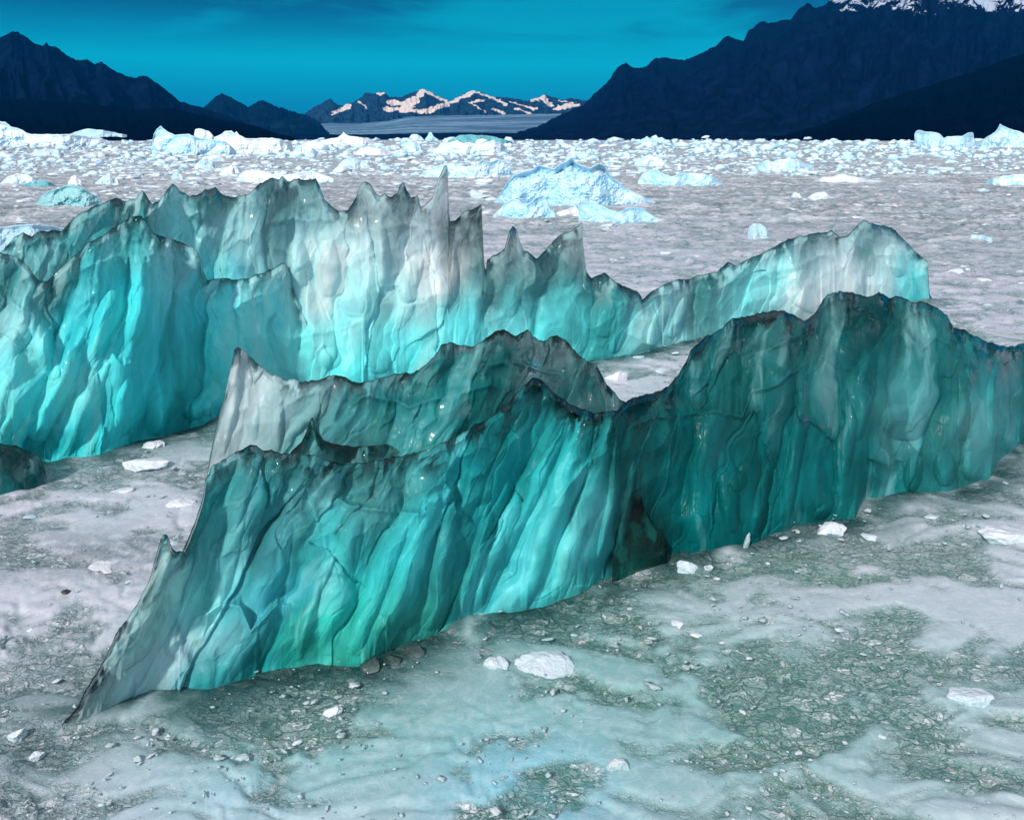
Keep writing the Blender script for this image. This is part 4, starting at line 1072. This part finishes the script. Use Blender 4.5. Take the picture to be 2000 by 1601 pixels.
BERGS = [
    ([(-80, 240), (-30, 236), (0, 237), (12, 239), (22, 247), (40, 252), (52, 259), (62, 262), (100, 262), (140, 262), (170, 266), (200, 270), (212, 278), (222, 284)], 286.5, M_FAR, 'long pale blue iceberg by the left frame edge under the dark mountain'),
    ([(52, 262), (56, 251), (70, 249), (84, 250), (96, 254), (112, 254), (130, 258)], 272, M_FAR, 'small blue block behind the long pale blue iceberg at far left'),
    ([(135, 262), (160, 253), (180, 252), (200, 254), (222, 258), (240, 262), (248, 264)], 275, M_FAR, 'low blue iceberg behind the right end of the long pale one'),
    ([(248, 264), (256, 254), (266, 248), (276, 252), (286, 260), (296, 264)], 273.5, M_FAR, 'small pointed blue iceberg between the two big far left icebergs'),
    ([(297, 280), (300, 262), (306, 252), (314, 246), (320, 251), (330, 258), (342, 263), (355, 262), (370, 262), (385, 268), (400, 270), (420, 272), (440, 276), (455, 288), (462, 296)], 303, M_FAR, 'tall white and blue iceberg with a rounded left peak, third from the left'),
    ([(379, 262), (381, 253), (388, 251), (408, 256), (415, 263), (421, 268)], 277, M_FAR, 'tilted pale blue ice block standing behind the white iceberg with the rounded peak'),
    ([(418, 268), (432, 262), (440, 256), (452, 255), (458, 260), (462, 256), (468, 264), (480, 270), (500, 270), (530, 269), (548, 272), (562, 276), (570, 284), (573, 292)], 301, M_FAR, 'broad blue iceberg with a steep blue right end, right of the white one'),
    ([(572, 296), (580, 286), (592, 281), (604, 283), (612, 290), (620, 296)], 303, M_FAR, 'small rounded pale iceberg against the steep blue end of its neighbour'),
    ([(618, 280), (630, 274), (645, 270), (660, 268), (668, 262), (671, 257), (676, 262), (684, 266), (700, 267), (722, 271), (738, 280)], 284.5, M_FAR, 'far pale iceberg with one small knob on top, under the glacier'),
    ([(690, 298), (705, 290), (722, 288), (740, 290), (755, 294), (770, 301)], 303, M_WHITE, 'low pure white ice hump below the far iceberg with the knob'),
    ([(786, 288), (790, 280), (800, 276), (812, 279), (822, 286), (824, 293)], 297.5, M_FAR, 'small saturated blue ice block right of the white hump'),
    ([(798, 270), (804, 263), (814, 262), (822, 266), (828, 272)], 274.5, M_FAR, 'tiny pale iceberg on the horizon left of the little ice tower'),
    ([(830, 272), (835, 266), (838, 259), (842, 258), (846, 265), (852, 270), (858, 273)], 275.5, M_FAR, 'little pointed ice tower on the horizon below the glacier'),
    ([(875, 275), (888, 269), (897, 264), (915, 263), (935, 264), (955, 265), (970, 268), (985, 273), (1000, 276)], 280.5, M_TEAL, 'dark teal iceberg on the horizon under the foot of the glacier'),
    ([(846, 296), (854, 288), (866, 281), (880, 277), (893, 274), (905, 280), (915, 277), (925, 280), (940, 282), (952, 276), (965, 274), (978, 280), (990, 288)], 303, M_FAR, 'jumbled white and blue ice heap in front of the dark teal iceberg'),
    ([(1245, 277), (1255, 272), (1263, 266), (1272, 272), (1280, 272), (1292, 268), (1302, 273), (1314, 277)], 280, M_FAR, 'twin peaked white iceberg on the horizon under the right mountain slope'),
    ([(1786, 262), (1789, 256), (1797, 254), (1808, 257), (1828, 258), (1837, 262), (1843, 269), (1852, 266), (1866, 266), (1878, 266), (1890, 260), (1900, 258), (1902, 262), (1892, 268), (1900, 274), (1912, 281)], 287, M_FAR, 'pale blue iceberg with a blunt left head and thin raised right tip'),
    ([(1906, 284), (1912, 276), (1930, 266), (1942, 258), (1948, 252), (1953, 242), (1960, 246), (1975, 252), (1990, 256), (2010, 264), (2040, 276), (2060, 286)], 288.5, M_FAR, 'domed iceberg with a knob on top at the right end of the horizon'),
    ([(818, 344), (828, 336), (845, 328), (860, 322), (880, 318), (893, 322), (915, 326), (930, 319), (943, 311), (958, 316), (972, 310), (985, 313), (997, 322), (999, 340)], 349, M_FAR, 'wide blue and white iceberg just left of the big central ice pile'),
    ([(954, 408), (968, 392), (980, 372), (994, 352), (1006, 340), (1022, 334), (1040, 330), (1052, 322), (1066, 325), (1082, 328), (1096, 318), (1108, 314), (1117, 307), (1124, 316), (1136, 322), (1152, 327), (1170, 318), (1180, 322), (1186, 334), (1196, 348), (1208, 356), (1220, 366), (1240, 375), (1262, 386), (1282, 393)], 404, M_FAR, 'biggest pile of pale blue ice in the middle distance'),
    ([(962, 422), (976, 408), (988, 394), (1003, 386), (1014, 392), (1024, 402), (1036, 396), (1046, 386), (1060, 381), (1068, 390), (1073, 406), (1085, 416), (1095, 424)], 427, M_FAR, 'two humped smooth pale iceberg in front of the big central ice pile'),
    ([(1130, 410), (1133, 394), (1145, 393), (1165, 396), (1180, 404), (1198, 412), (1212, 414), (1226, 405), (1242, 404), (1256, 406), (1266, 415), (1282, 424), (1308, 432)], 437, M_FAR, 'pale blue block with a long low tail in front right of the central pile'),
    ([(1080, 420), (1092, 412), (1110, 408), (1125, 402), (1132, 412), (1140, 420)], 423, M_WHITE, 'small white rubble heap between the two low blocks before the central pile'),
    ([(1246, 354), (1254, 340), (1268, 332), (1285, 333), (1300, 341), (1312, 344), (1328, 339), (1350, 337), (1378, 340), (1398, 348), (1412, 356), (1420, 361)], 364.5, M_FAR, 'long smooth pale iceberg right of the big central pile'),
    ([(1238, 322), (1248, 312), (1258, 305), (1270, 301), (1284, 308), (1300, 316), (1312, 323)], 326, M_FAR, 'triangular pale blue iceberg beyond the long smooth one'),
    ([(1104, 309), (1118, 300), (1132, 295), (1146, 299), (1162, 309)], 311.5, M_FAR, 'low triangular iceberg right above the top of the central pile'),
    ([(1472, 330), (1480, 322), (1490, 315), (1500, 311), (1508, 316), (1520, 312), (1540, 311), (1556, 310), (1572, 318), (1590, 324)], 334.5, M_FAR, 'white iceberg with a teal left foot standing alone in the right half'),
    ([(1926, 354), (1940, 348), (1960, 343), (1985, 341), (2010, 340), (2050, 343), (2090, 352)], 364, M_FAR, 'flat white and blue floe cut by the right frame edge'),
    ([(1590, 352), (1610, 346), (1640, 344), (1680, 347), (1710, 352), (1735, 356)], 358, M_WHITE, 'long flat white floe between the lone white iceberg and the right edge'),
    ([(462, 352), (468, 340), (480, 332), (500, 332), (520, 336), (540, 342), (570, 341), (590, 336), (610, 334), (628, 340), (650, 348), (668, 354)], 359, M_FAR, 'sleek bright blue floe behind the dark crest of the rear ice ridge'),
    ([(655, 328), (668, 314), (682, 306), (700, 310), (716, 318), (730, 328)], 332, M_WHITE, 'pale low triangular berg beyond the sleek bright blue floe'),
    ([(60, 300), (72, 293), (90, 290), (112, 292), (125, 302)], 305, M_WHITE, 'smooth pale hump below the long blue iceberg at far left'),
    ([(160, 303), (175, 297), (195, 295), (208, 300), (214, 305)], 306.5, M_GREY, 'bluish grey flat hump right of the smooth pale hump at far left'),
    ([(0, 358), (14, 345), (34, 338), (52, 340), (66, 348), (84, 356)], 363, M_WHITE, 'pale rounded floe at left, behind the two teal pieces'),
    ([(44, 363), (58, 355), (80, 350), (98, 356), (112, 364)], 366, M_TEAL, 'small flat teal piece beside the pale rounded floe at left'),
    ([(72, 396), (80, 382), (95, 374), (112, 368), (128, 361), (145, 360), (160, 366), (175, 376), (190, 384), (200, 394), (206, 402)], 405, M_TEAL, 'large smooth teal iceberg in front of the pale floes at left'),
    ([(-60, 470), (-20, 450), (0, 444), (40, 438), (70, 437), (105, 441), (130, 446), (150, 460)], 500, M_WHITE, 'bright white snowy floe behind the left end of the rear ice ridge'),
    ([(186, 356), (200, 345), (214, 336), (226, 345), (234, 358)], 362, M_WHITE, 'pointed white chunk behind the large smooth teal iceberg'),
    ([(132, 356), (140, 345), (148, 342), (158, 352), (162, 362)], 364, M_WHITE, 'small white hump directly above the large smooth teal iceberg'),
    ([(380, 322), (392, 312), (405, 308), (416, 316), (420, 324)], 330, M_WHITE, 'grey white pointed piece left of the sleek bright blue floe'),
    ([(428, 338), (436, 328), (452, 322), (458, 330), (460, 340)], 344.5, M_WHITE, 'pale wedge touching the left end of the sleek bright blue floe'),
    ([(334, 348), (338, 338), (346, 335), (356, 344), (362, 350)], 353, M_WHITE, 'bright white wedge behind the tallest left spike of the rear ridge'),
    ([(1460, 456), (1464, 440), (1470, 436), (1484, 437), (1496, 443), (1503, 455), (1506, 463)], 467, M_WHITE, 'blocky white lump lying right of the rear ridge spikes'),
    ([(1544, 384), (1552, 374), (1562, 378), (1570, 386)], 389, M_WHITE, 'small white knob in the slush below the flat white floe'),
    ([(1575, 386), (1592, 376), (1610, 374), (1622, 382), (1634, 388)], 391, M_WHITE, 'rounded white lump right of the small white knob'),
    ([(1836, 534), (1845, 528), (1862, 527), (1876, 532), (1879, 538)], 542, M_WHITE, 'oval white ice piece right of the rear ridge end'),
    ([(1881, 528), (1886, 523), (1893, 524), (1896, 528)], 530, M_WHITE, 'tiny round white piece just right of the oval one'),
    ([(1892, 468), (1898, 458), (1920, 459), (1938, 464), (1942, 471)], 473, M_WHITE, 'angular flat slab of pale ice near the right frame edge'),
    ([(1180, 742), (1184, 727), (1195, 720), (1208, 719), (1220, 726), (1226, 738)], 750, M_WHITE, 'round white ice lump in the gap between the two ridges'),
    ([(262, 880), (272, 870), (295, 867), (315, 870), (326, 880)], 885, M_WHITE, 'small flat white ice cap at the foot of the rear ridge'),
    ([(238, 918), (252, 902), (275, 893), (300, 895), (322, 906), (334, 918)], 926, M_WHITE, 'smooth domed floe between the ridges left of the grey glassy spike'),
    ([(1588, 1044), (1598, 1028), (1615, 1020), (1635, 1024), (1650, 1036), (1652, 1044)], 1050, M_WHITE, 'white conical lump at the foot of the dark ridge'),
    ([(1318, 1112), (1326, 1098), (1335, 1094), (1348, 1104), (1364, 1112)], 1119, M_WHITE, 'crumbly white chunk right of the green brown ice fin'),
    ([(1370, 1110), (1378, 1103), (1388, 1106), (1392, 1112)], 1115, M_WHITE, 'tiny bright chunk right of the crumbly white one'),
    ([(1915, 1062), (1935, 1048), (1960, 1042), (1985, 1046), (2000, 1058), (2030, 1066)], 1074, M_WHITE, 'low snowy lump at the right frame edge beyond the green water'),
    ([(940, 1304), (955, 1290), (975, 1282), (985, 1292), (992, 1306)], 1312, M_WHITE, 'white lump in the slush just below the ridge middle'),
    ([(1008, 1318), (1025, 1300), (1055, 1296), (1080, 1290), (1110, 1298), (1130, 1312)], 1322, M_WHITE, 'low crumbled white heap right of the lump below the ridge middle'),
    ([(1850, 1368), (1860, 1350), (1880, 1352), (1905, 1364), (1935, 1372)], 1380, M_WHITE, 'broken white sliver lying at lower right of the slush'),
    ([(14, 1440), (22, 1424), (38, 1420), (50, 1430), (52, 1440)], 1444, M_WHITE, 'small white chip at lower left frame edge'),
    ([(56, 1478), (62, 1464), (76, 1464), (86, 1476)], 1482, M_WHITE, 'bright white chip below the pointed ridge end'),
    ([(630, 1392), (640, 1380), (655, 1376), (664, 1384), (668, 1394)], 1398, M_WHITE, 'three cornered white chip in the middle foreground'),
    ([(1180, 1500), (1200, 1480), (1215, 1476), (1222, 1492), (1226, 1502)], 1508, M_GREY, 'translucent grey chip in the central foreground'),
]
# ------------------------------------------------------------------ loose chunks, each its own object
def icosphere(level):
    g = (1 + 5 ** 0.5) / 2
    v = [(-1, g, 0), (1, g, 0), (-1, -g, 0), (1, -g, 0), (0, -1, g), (0, 1, g), (0, -1, -g), (0, 1, -g), (g, 0, -1), (g, 0, 1), (-g, 0, -1), (-g, 0, 1)]
    f = [(0, 11, 5), (0, 5, 1), (0, 1, 7), (0, 7, 10), (0, 10, 11), (1, 5, 9), (5, 11, 4), (11, 10, 2), (10, 7, 6), (7, 1, 8), (3, 9, 4), (3, 4, 2), (3, 2, 6), (3, 6, 8), (3, 8, 9), (4, 9, 5), (2, 4, 11), (6, 2, 10), (8, 6, 7), (9, 8, 1)]
    v = [np.array(q) / np.linalg.norm(q) for q in v]
    for _ in range(level):
        cache = {}
        def mid(a, b):
            k = (min(a, b), max(a, b))
            if k not in cache:
                m = v[a] + v[b]
                v.append(m / np.linalg.norm(m))
                cache[k] = len(v) - 1
            return cache[k]
        nf = []
        for a, b, c in f:
            ab, bc, ca = mid(a, b), mid(b, c), mid(c, a)
            nf += [(a, ab, ca), (b, bc, ab), (c, ca, bc), (ab, bc, ca)]
        f = nf
    return np.array(v), np.array(f)


def chunk_shape(level, seed, flat=0.55, planes=9):
    v, f = icosphere(level)
    rs = np.random.RandomState(seed)
    p = v.copy()
    for _ in range(planes):
        n = rs.normal(size=3); n /= np.linalg.norm(n)
        d = rs.uniform(0.55, 0.85)
        ex = np.maximum(0, p @ n - d)
        p = p - ex[:, None] * n * 0.93
    nn = 0.16 * (fbm(v[:, 0] * 1.7 + v[:, 2], v[:, 1] * 1.7 - v[:, 2] * 0.7, 4, seed) + fbm(v[:, 2] * 2.1 + 5, v[:, 0] * 1.6 + v[:, 1], 4, seed + 3))
    p = p * (1 + nn[:, None])
    p = p * np.array([1.0, rs.uniform(0.6, 0.95), flat * rs.uniform(0.8, 1.25)])
    p[:, 0] += p[:, 2] * rs.uniform(-0.5, 0.5)
    return p, f


for k, (cr, by, mt, lb) in enumerate(BERGS):
    if by > 500:
        xa, xb = cr[0][0], cr[-1][0]
        top = min(q[1] for q in cr)
        gx, gy = ground(0.5 * (xa + xb), by - 0.16 * (xb - xa))
        sc = math.hypot(gy, CAM_H) / F
        hm = (by - top) * sc * 0.62
        p_, f_ = chunk_shape(4, 900 + k, 1.0, 14)
        rs = np.random.RandomState(k)
        p_ = p_ * (1 + 0.05 * fbm(p_[:, 0] * 7, p_[:, 1] * 7 + p_[:, 2] * 5, 3, k)[:, None])
        p_ = p_ / np.abs(p_).max(0) * np.array([(xb - xa) * sc * 0.52, (xb - xa) * sc * 0.36, hm])
        p_[:, 2] += hm * 0.05
        o = mesh_obj('ice_chunk', p_, f_, M_GREY if mt is M_GREY else M_WETICE)
        o.location = (gx, gy, 0)
        tag(o, lb, 'ice chunk')
        continue
    white_berg(cr, by, mt, lb, 'iceberg' if (by < 410 and cr[-1][0] - cr[0][0] > 60) else 'ice chunk', seed=100 + 7 * k, name='iceberg' if by < 410 else 'ice_chunk', res=1.3, jag=0.7, depth_ratio=0.45)

PROTO = {}
for mi, mt in enumerate((M_WHITE, M_FAR, M_GREY)):
    for sh in range(5):
        p_, f_ = chunk_shape(3, 300 + sh * 13 + mi, 0.5, 13)
        me_o = mesh_obj('ice_chunk', p_, f_, mt)
        PROTO[(mi, sh)] = me_o.data
        bpy.data.objects.remove(me_o)
rng = random.Random(5)
KINDS = ['white', 'blue tinged', 'dull grey']
MARKS = [(110, 270, 'long pale far left iceberg'), (370, 285, 'rounded peak white iceberg'), (510, 290, 'steep ended broad blue iceberg'), (655, 275, 'small knobbed far iceberg'), (732, 297, 'low pure white hump'), (842, 268, 'little ice tower'),
         (935, 272, 'dark teal horizon iceberg'), (915, 295, 'jumbled white and blue heap'), (1280, 274, 'twin peaked horizon iceberg'), (1848, 275, 'blunt headed pale blue iceberg'), (1970, 270, 'knobbed dome iceberg'), (905, 335, 'wide blue and white iceberg'),
         (1118, 370, 'big central ice pile'), (1020, 410, 'two humped smooth berg'), (1215, 420, 'long tailed pale block'), (1330, 350, 'long smooth pale iceberg'), (1274, 318, 'triangular pale blue iceberg'), (1132, 305, 'low triangular iceberg'), (1530, 322, 'white iceberg with teal foot'),
         (1985, 352, 'flat floe at right edge'), (1665, 352, 'long flat white floe'), (565, 345, 'sleek bright blue floe'), (692, 320, 'pale low triangular berg'), (92, 297, 'smooth pale hump'), (188, 300, 'bluish grey flat hump'), (35, 350, 'pale rounded left floe'), (138, 385, 'large smooth teal iceberg'),
         (210, 350, 'pointed white chunk'), (1483, 452, 'blocky white lump'), (1605, 383, 'rounded white lump'), (1858, 535, 'oval white piece'), (1918, 465, 'angular pale slab'), (1203, 735, 'round lump between the ridges'), (294, 875, 'flat white cap piece'),
         (286, 912, 'smooth domed floe'), (1620, 1035, 'conical white lump'), (1340, 1106, 'crumbly chunk by the ice fin'), (1965, 1058, 'low snowy lump at right edge'), (965, 1298, 'white lump below the ridge middle'), (1070, 1308, 'crumbled white heap'), (1892, 1366, 'broken white sliver'),
         (34, 1432, 'chip at the lower left edge'), (150, 1400, 'pointed low ridge end'), (650, 1388, 'three cornered chip'), (1203, 1492, 'translucent grey chip'), (868, 400, 'tall spike of the rear ridge'), (1137, 450, 'fang spike of the rear ridge'), (1690, 440, 'right peak of the rear ridge'), (325, 1050, 'small horn of the front ridge')]
SEEN = {}


def chunk_words(px, py, mi, wpx):
    k = KINDS[mi]
    near = sorted(MARKS, key=lambda q: math.hypot(q[0] - px, 2.2 * (q[1] - py)))
    size = 'tiny' if wpx < 15 else 'small' if wpx < 22 else 'mid sized' if wpx < 32 else 'large'
    lb = ''
    for q in near[:7]:
        dx, dy = px - q[0], 2.2 * (py - q[1])
        if abs(dx) > abs(dy):
            d = 'right of' if dx > 0 else 'left of'
        else:
            d = 'in front of' if dy > 0 else 'beyond'
        dist = math.hypot(dx, dy)
        far = 'just ' if dist < 60 else '' if dist < 150 else 'well '
        lb = f'{size} {k} ice chunk {far}{d} the {q[2]}'
        if lb not in SEEN:
            break
    lb = ' '.join(lb.split()[:16])
    SEEN[lb] = SEEN.get(lb, 0) + 1
    if py > 690:
        gr = 'loose ice chunks in the near slush'
    elif py < 300:
        gr = 'ice chunks in the far line of drift ice'
    else:
        gr = 'ice chunks scattered over the middle distance slush'
    return lb, gr


def place_chunk(px, py, wpx, mi, fl=1.0):
    gx, gy = ground(px, py)
    sc = gy / F
    me = PROTO[(mi, rng.randrange(5))]
    o = bpy.data.objects.new('ice_chunk', me)
    s = wpx * sc * 0.5
    o.scale = (s, s, s * fl)
    o.location = (gx, gy, s * fl * 0.12)
    o.rotation_euler = (rng.uniform(-0.15, 0.15), rng.uniform(-0.15, 0.15), rng.uniform(0, 6.28))
    COL.objects.link(o)
    lb_, gr_ = chunk_words(px, py, mi, wpx)
    tag(o, lb_, 'ice chunk', gr_)
    return o


def crest_y(x):
    return poly(BACK_CREST, x)


n_ch = 0
while n_ch < 250:
    x = rng.uniform(-10, 2010)
    y = 281 + 330 * rng.random() ** 1.9
    if x < 1822 and y > crest_y(x) - 6:
        continue
    if x > 1820 and y > 640:
        continue
    blue = rng.random() < max(0.0, (345 - y) / 80)
    left = 1.0 if x < 1300 else 0.75
    wpx = rng.lognormvariate(math.log(20), 0.45) * left
    wpx = min(wpx, 62)
    if y < 292: wpx = min(wpx, 26)
    mi = 1 if blue else (2 if rng.random() < 0.16 else 0)
    place_chunk(x, y, wpx, mi, rng.uniform(0.55, 1.1) if y < 400 else rng.uniform(0.4, 0.85))
    n_ch += 1
NEAR = [(60, 1010, 34), (200, 1110, 60), (270, 1075, 50), (330, 1060, 46), (240, 960, 60), (350, 985, 70), (120, 1090, 24), (30, 905, 10), (1250, 700, 30), (1290, 725, 40), (1320, 690, 20), (250, 1135, 24), (180, 1180, 18),
        (1560, 1055, 26), (1700, 1050, 44), (1760, 1035, 30), (1820, 1010, 36), (1880, 1030, 26), (1760, 990, 16), (1430, 1090, 12), (1400, 1130, 16), (1500, 1100, 14), (1230, 1190, 22), (1320, 1220, 40), (1360, 1240, 26),
        (1410, 1255, 18), (1120, 1240, 20), (880, 1330, 24), (820, 1320, 14), (640, 1330, 18), (740, 1345, 16), (1640, 1230, 26), (1900, 1200, 30), (1960, 1215, 26), (1870, 1230, 18), (1720, 1440, 30), (1560, 1470, 24), (1650, 1450, 14),
        (1450, 1390, 20), (580, 1450, 26), (600, 1460, 14), (420, 1300, 0), (300, 1450, 24), (330, 1436, 18), (150, 1440, 16), (110, 1330, 22), (60, 1230, 16)]
for x, y, w_ in NEAR:
    if w_:
        place_chunk(x, y, w_, 2 if rng.random() < 0.4 else 0, rng.uniform(0.3, 0.6))

M_DARK, t, out = new_mat('dark_clear_ice')
p = t.n('ShaderNodeBsdfPrincipled')
tc = t.n('ShaderNodeTexCoord')
nn_ = t.noise(tc.outputs['Object'], 2.5, 5, 0.6)
t.put(p.inputs['Base Color'], t.mix(t.ramp(nn_, [(0.4, 0.0), (0.6, 1.0)]), (0.02, 0.05, 0.05, 1), (0.25, 0.38, 0.38, 1)))
p.inputs['Transmission Weight'].default_value = 0.6
p.inputs['IOR'].default_value = 1.31
p.inputs['Roughness'].default_value = 0.06
t.t.links.new(p.outputs[0], out.inputs['Surface'])
M_STONE, t, out = new_mat('black_wet_stone')
p = t.n('ShaderNodeBsdfPrincipled')
geo = t.n('ShaderNodeNewGeometry')
t.put(p.inputs['Base Color'], t.mix(t.noise(geo.outputs['Position'], 60, 4, 0.6), (0.008, 0.008, 0.01, 1), (0.05, 0.05, 0.06, 1)))
p.inputs['Roughness'].default_value = 0.35
t.t.links.new(p.outputs[0], out.inputs['Surface'])


def single(name, px, py, wpx, hpx, mt, seed, label, cat, tilt=0.0):
    p_, f_ = chunk_shape(4, seed, 1.0, 16)
    gx, gy = ground(px, py)
    sc = math.hypot(gy, CAM_H) / F
    p_ = p_ / np.abs(p_).max(0) * np.array([wpx * sc * 0.5, min(wpx, 40) * sc * 0.42, hpx * sc * 0.55])
    p_[:, 0] += p_[:, 2] * tilt
    p_[:, 2] += hpx * sc * 0.28
    o = mesh_obj(name, p_, f_, mt)
    o.location = (gx, gy, 0)
    tag(o, label, cat)


single('ice_chunk', 726, 1306, 46, 26, M_DARK, 501, 'dark glassy ice lump at the green foot of the front ridge, leftmost of three', 'ice chunk')
single('ice_chunk', 772, 1298, 40, 24, M_DARK, 502, 'dark sparkling ice lump between two others at the front ridge foot', 'ice chunk')
single('ice_chunk', 812, 1280, 44, 28, M_DARK, 503, 'dark crumbled ice lump at the front ridge foot, rightmost of three', 'ice chunk')
single('ice_sliver', 1458, 1068, 13, 46, M_WETICE, 504, 'thin upright clear ice sliver at the foot of the dark ridge', 'ice sliver', 0.25)
single('stone', 131, 1160, 20, 12, M_STONE, 505, 'small black stone lying on the pale slush at left', 'stone')

# ------------------------------------------------------------------ the rest of the brash: far too many to count
def brash(name, n, ylo, yhi, power, wmed, seed, mat, flat, wmax=16, xr=(-900, 2900), clus=0.05):
    v, f = icosphere(1)
    rs = np.random.RandomState(seed)
    px = rs.uniform(xr[0], xr[1], n)
    py = ylo + (yhi - ylo) * rs.random_sample(n) ** power
    cl = fbm(px / 260, py / 22, 3, seed) + 0.3 * rs.normal(size=n)
    keep = (cl > clus)
    keep &= ~((px < 1830) & (py > np.interp(px, [q[0] for q in BACK_CREST], [q[1] for q in BACK_CREST]) + 45))
    px, py = px[keep], py[keep]; n = len(px)
    gx, gy = ground(px, py)
    w = np.minimum(np.exp(rs.normal(math.log(wmed), 0.5, n)), wmax) * gy / F * 0.5
    V = np.repeat(v[None], n, 0) * (1 + rs.uniform(-0.38, 0.28, (n, len(v), 1)))
    a = rs.uniform(0, 6.28, n)
    sx = w[:, None] * rs.uniform(0.7, 1.4, (n, 1)); sy = w[:, None] * rs.uniform(0.6, 1.0, (n, 1)); sz = w[:, None] * flat * rs.uniform(0.4, 1.3, (n, 1))
    x, y, z_ = V[..., 0] * sx, V[..., 1] * sy, V[..., 2] * sz
    ca, sa = np.cos(a)[:, None], np.sin(a)[:, None]
    P = np.stack([gx[:, None] + x * ca - y * sa, gy[:, None] + x * sa + y * ca, z_ + 0.15 * sz], -1)
    Fc = (f[None] + (np.arange(n) * len(v))[:, None, None]).reshape(-1, 3)
    o = mesh_obj(name, P.reshape(-1, 3), Fc, mat, smooth=False)
    tag(o, None, None, None, 'stuff')
    return o


brash('brash_ice', 13000, 273.5, 345, 1.25, 9, 11, M_FAR, 0.5, 28, clus=-0.1)
brash('brash_ice', 13000, 290, 470, 1.2, 6.0, 12, M_CRUMB, 0.3, 20)
brash('brash_ice', 2500, 284, 400, 1.1, 15, 14, M_WHITE, 0.3, 34, (-700, 1150))
brash('brash_ice', 1500, 300, 620, 1.0, 15, 15, M_CRUMB, 0.22, 40, clus=0.15)
brash('brash_ice', 9000, 300, 640, 0.9, 5.5, 13, M_GREY, 0.3, 14)

def crumbs(n=2200, seed=41):
    v, f = icosphere(1)
    rs = np.random.RandomState(seed)
    px = rs.uniform(-250, 2250, n * 3); py = 640 + 980 * rs.random_sample(n * 3) ** 0.9
    gx, gy = ground(px, py)
    wx = gx + 0.55 * fbm(gx * 0.9, gy * 0.9, 3, 5); wy = gy + 0.40 * fbm(gx * 0.9 + 9, gy * 0.9, 3, 6)
    den = ridged(wx * 1.4, wy * 2.2, 4, 47) + 0.5 * fbm(gx * 0.9, gy * 1.4, 3, 51) + 0.12 * rs.normal(size=len(px))
    keep = den > np.sort(den)[-n]
    px, py, gx, gy = px[keep], py[keep], gx[keep], gy[keep]; n = len(px)
    w = np.minimum(np.exp(rs.normal(math.log(4.0), 0.65, n)), 22) * np.hypot(gy, CAM_H) / F * 0.5
    V = np.repeat(v[None], n, 0) * (1 + rs.uniform(-0.42, 0.3, (n, len(v), 1)))
    a = rs.uniform(0, 6.28, n)
    sx = w[:, None] * rs.uniform(0.7, 1.7, (n, 1)); sy = w[:, None] * rs.uniform(0.5, 1.0, (n, 1)); sz = w[:, None] * rs.uniform(0.12, 0.45, (n, 1))
    x, y, z_ = V[..., 0] * sx, V[..., 1] * sy, V[..., 2] * sz
    ca, sa = np.cos(a)[:, None], np.sin(a)[:, None]
    P = np.stack([gx[:, None] + x * ca - y * sa, gy[:, None] + x * sa + y * ca, z_ + 0.028], -1)
    Fc = (f[None] + (np.arange(n) * len(v))[:, None, None]).reshape(-1, 3)
    tag(mesh_obj('brash_ice', P.reshape(-1, 3), Fc, M_CRUMB, smooth=False), None, None, None, 'stuff')


crumbs()

# ------------------------------------------------------------------ haze
M_HAZE, t, out = new_mat('haze_air')
vol = t.n('ShaderNodeVolumePrincipled')
vol.inputs['Color'].default_value = (0.001, 0.22, 0.70, 1)
vol.inputs['Density'].default_value = 4.5e-5
t.t.links.new(vol.outputs[0], out.inputs['Volume'])
hx, hy0, hy1, hz0, hz1 = 17000, -17000, 17000, -12, 1900
V = [(sx * hx, yy, zz) for zz in (hz0, hz1) for yy in (hy0, hy1) for sx in (-1, 1)]
Fc = [(0, 2, 3, 1), (4, 5, 7, 6), (0, 1, 5, 4), (2, 6, 7, 3), (0, 4, 6, 2), (1, 3, 7, 5)]
hz = mesh_obj('haze', V, Fc, M_HAZE, smooth=False)
tag(hz, None, None, None, 'stuff')

print('verts', sum(len(o.data.vertices) for o in bpy.data.objects if o.type == 'MESH'))
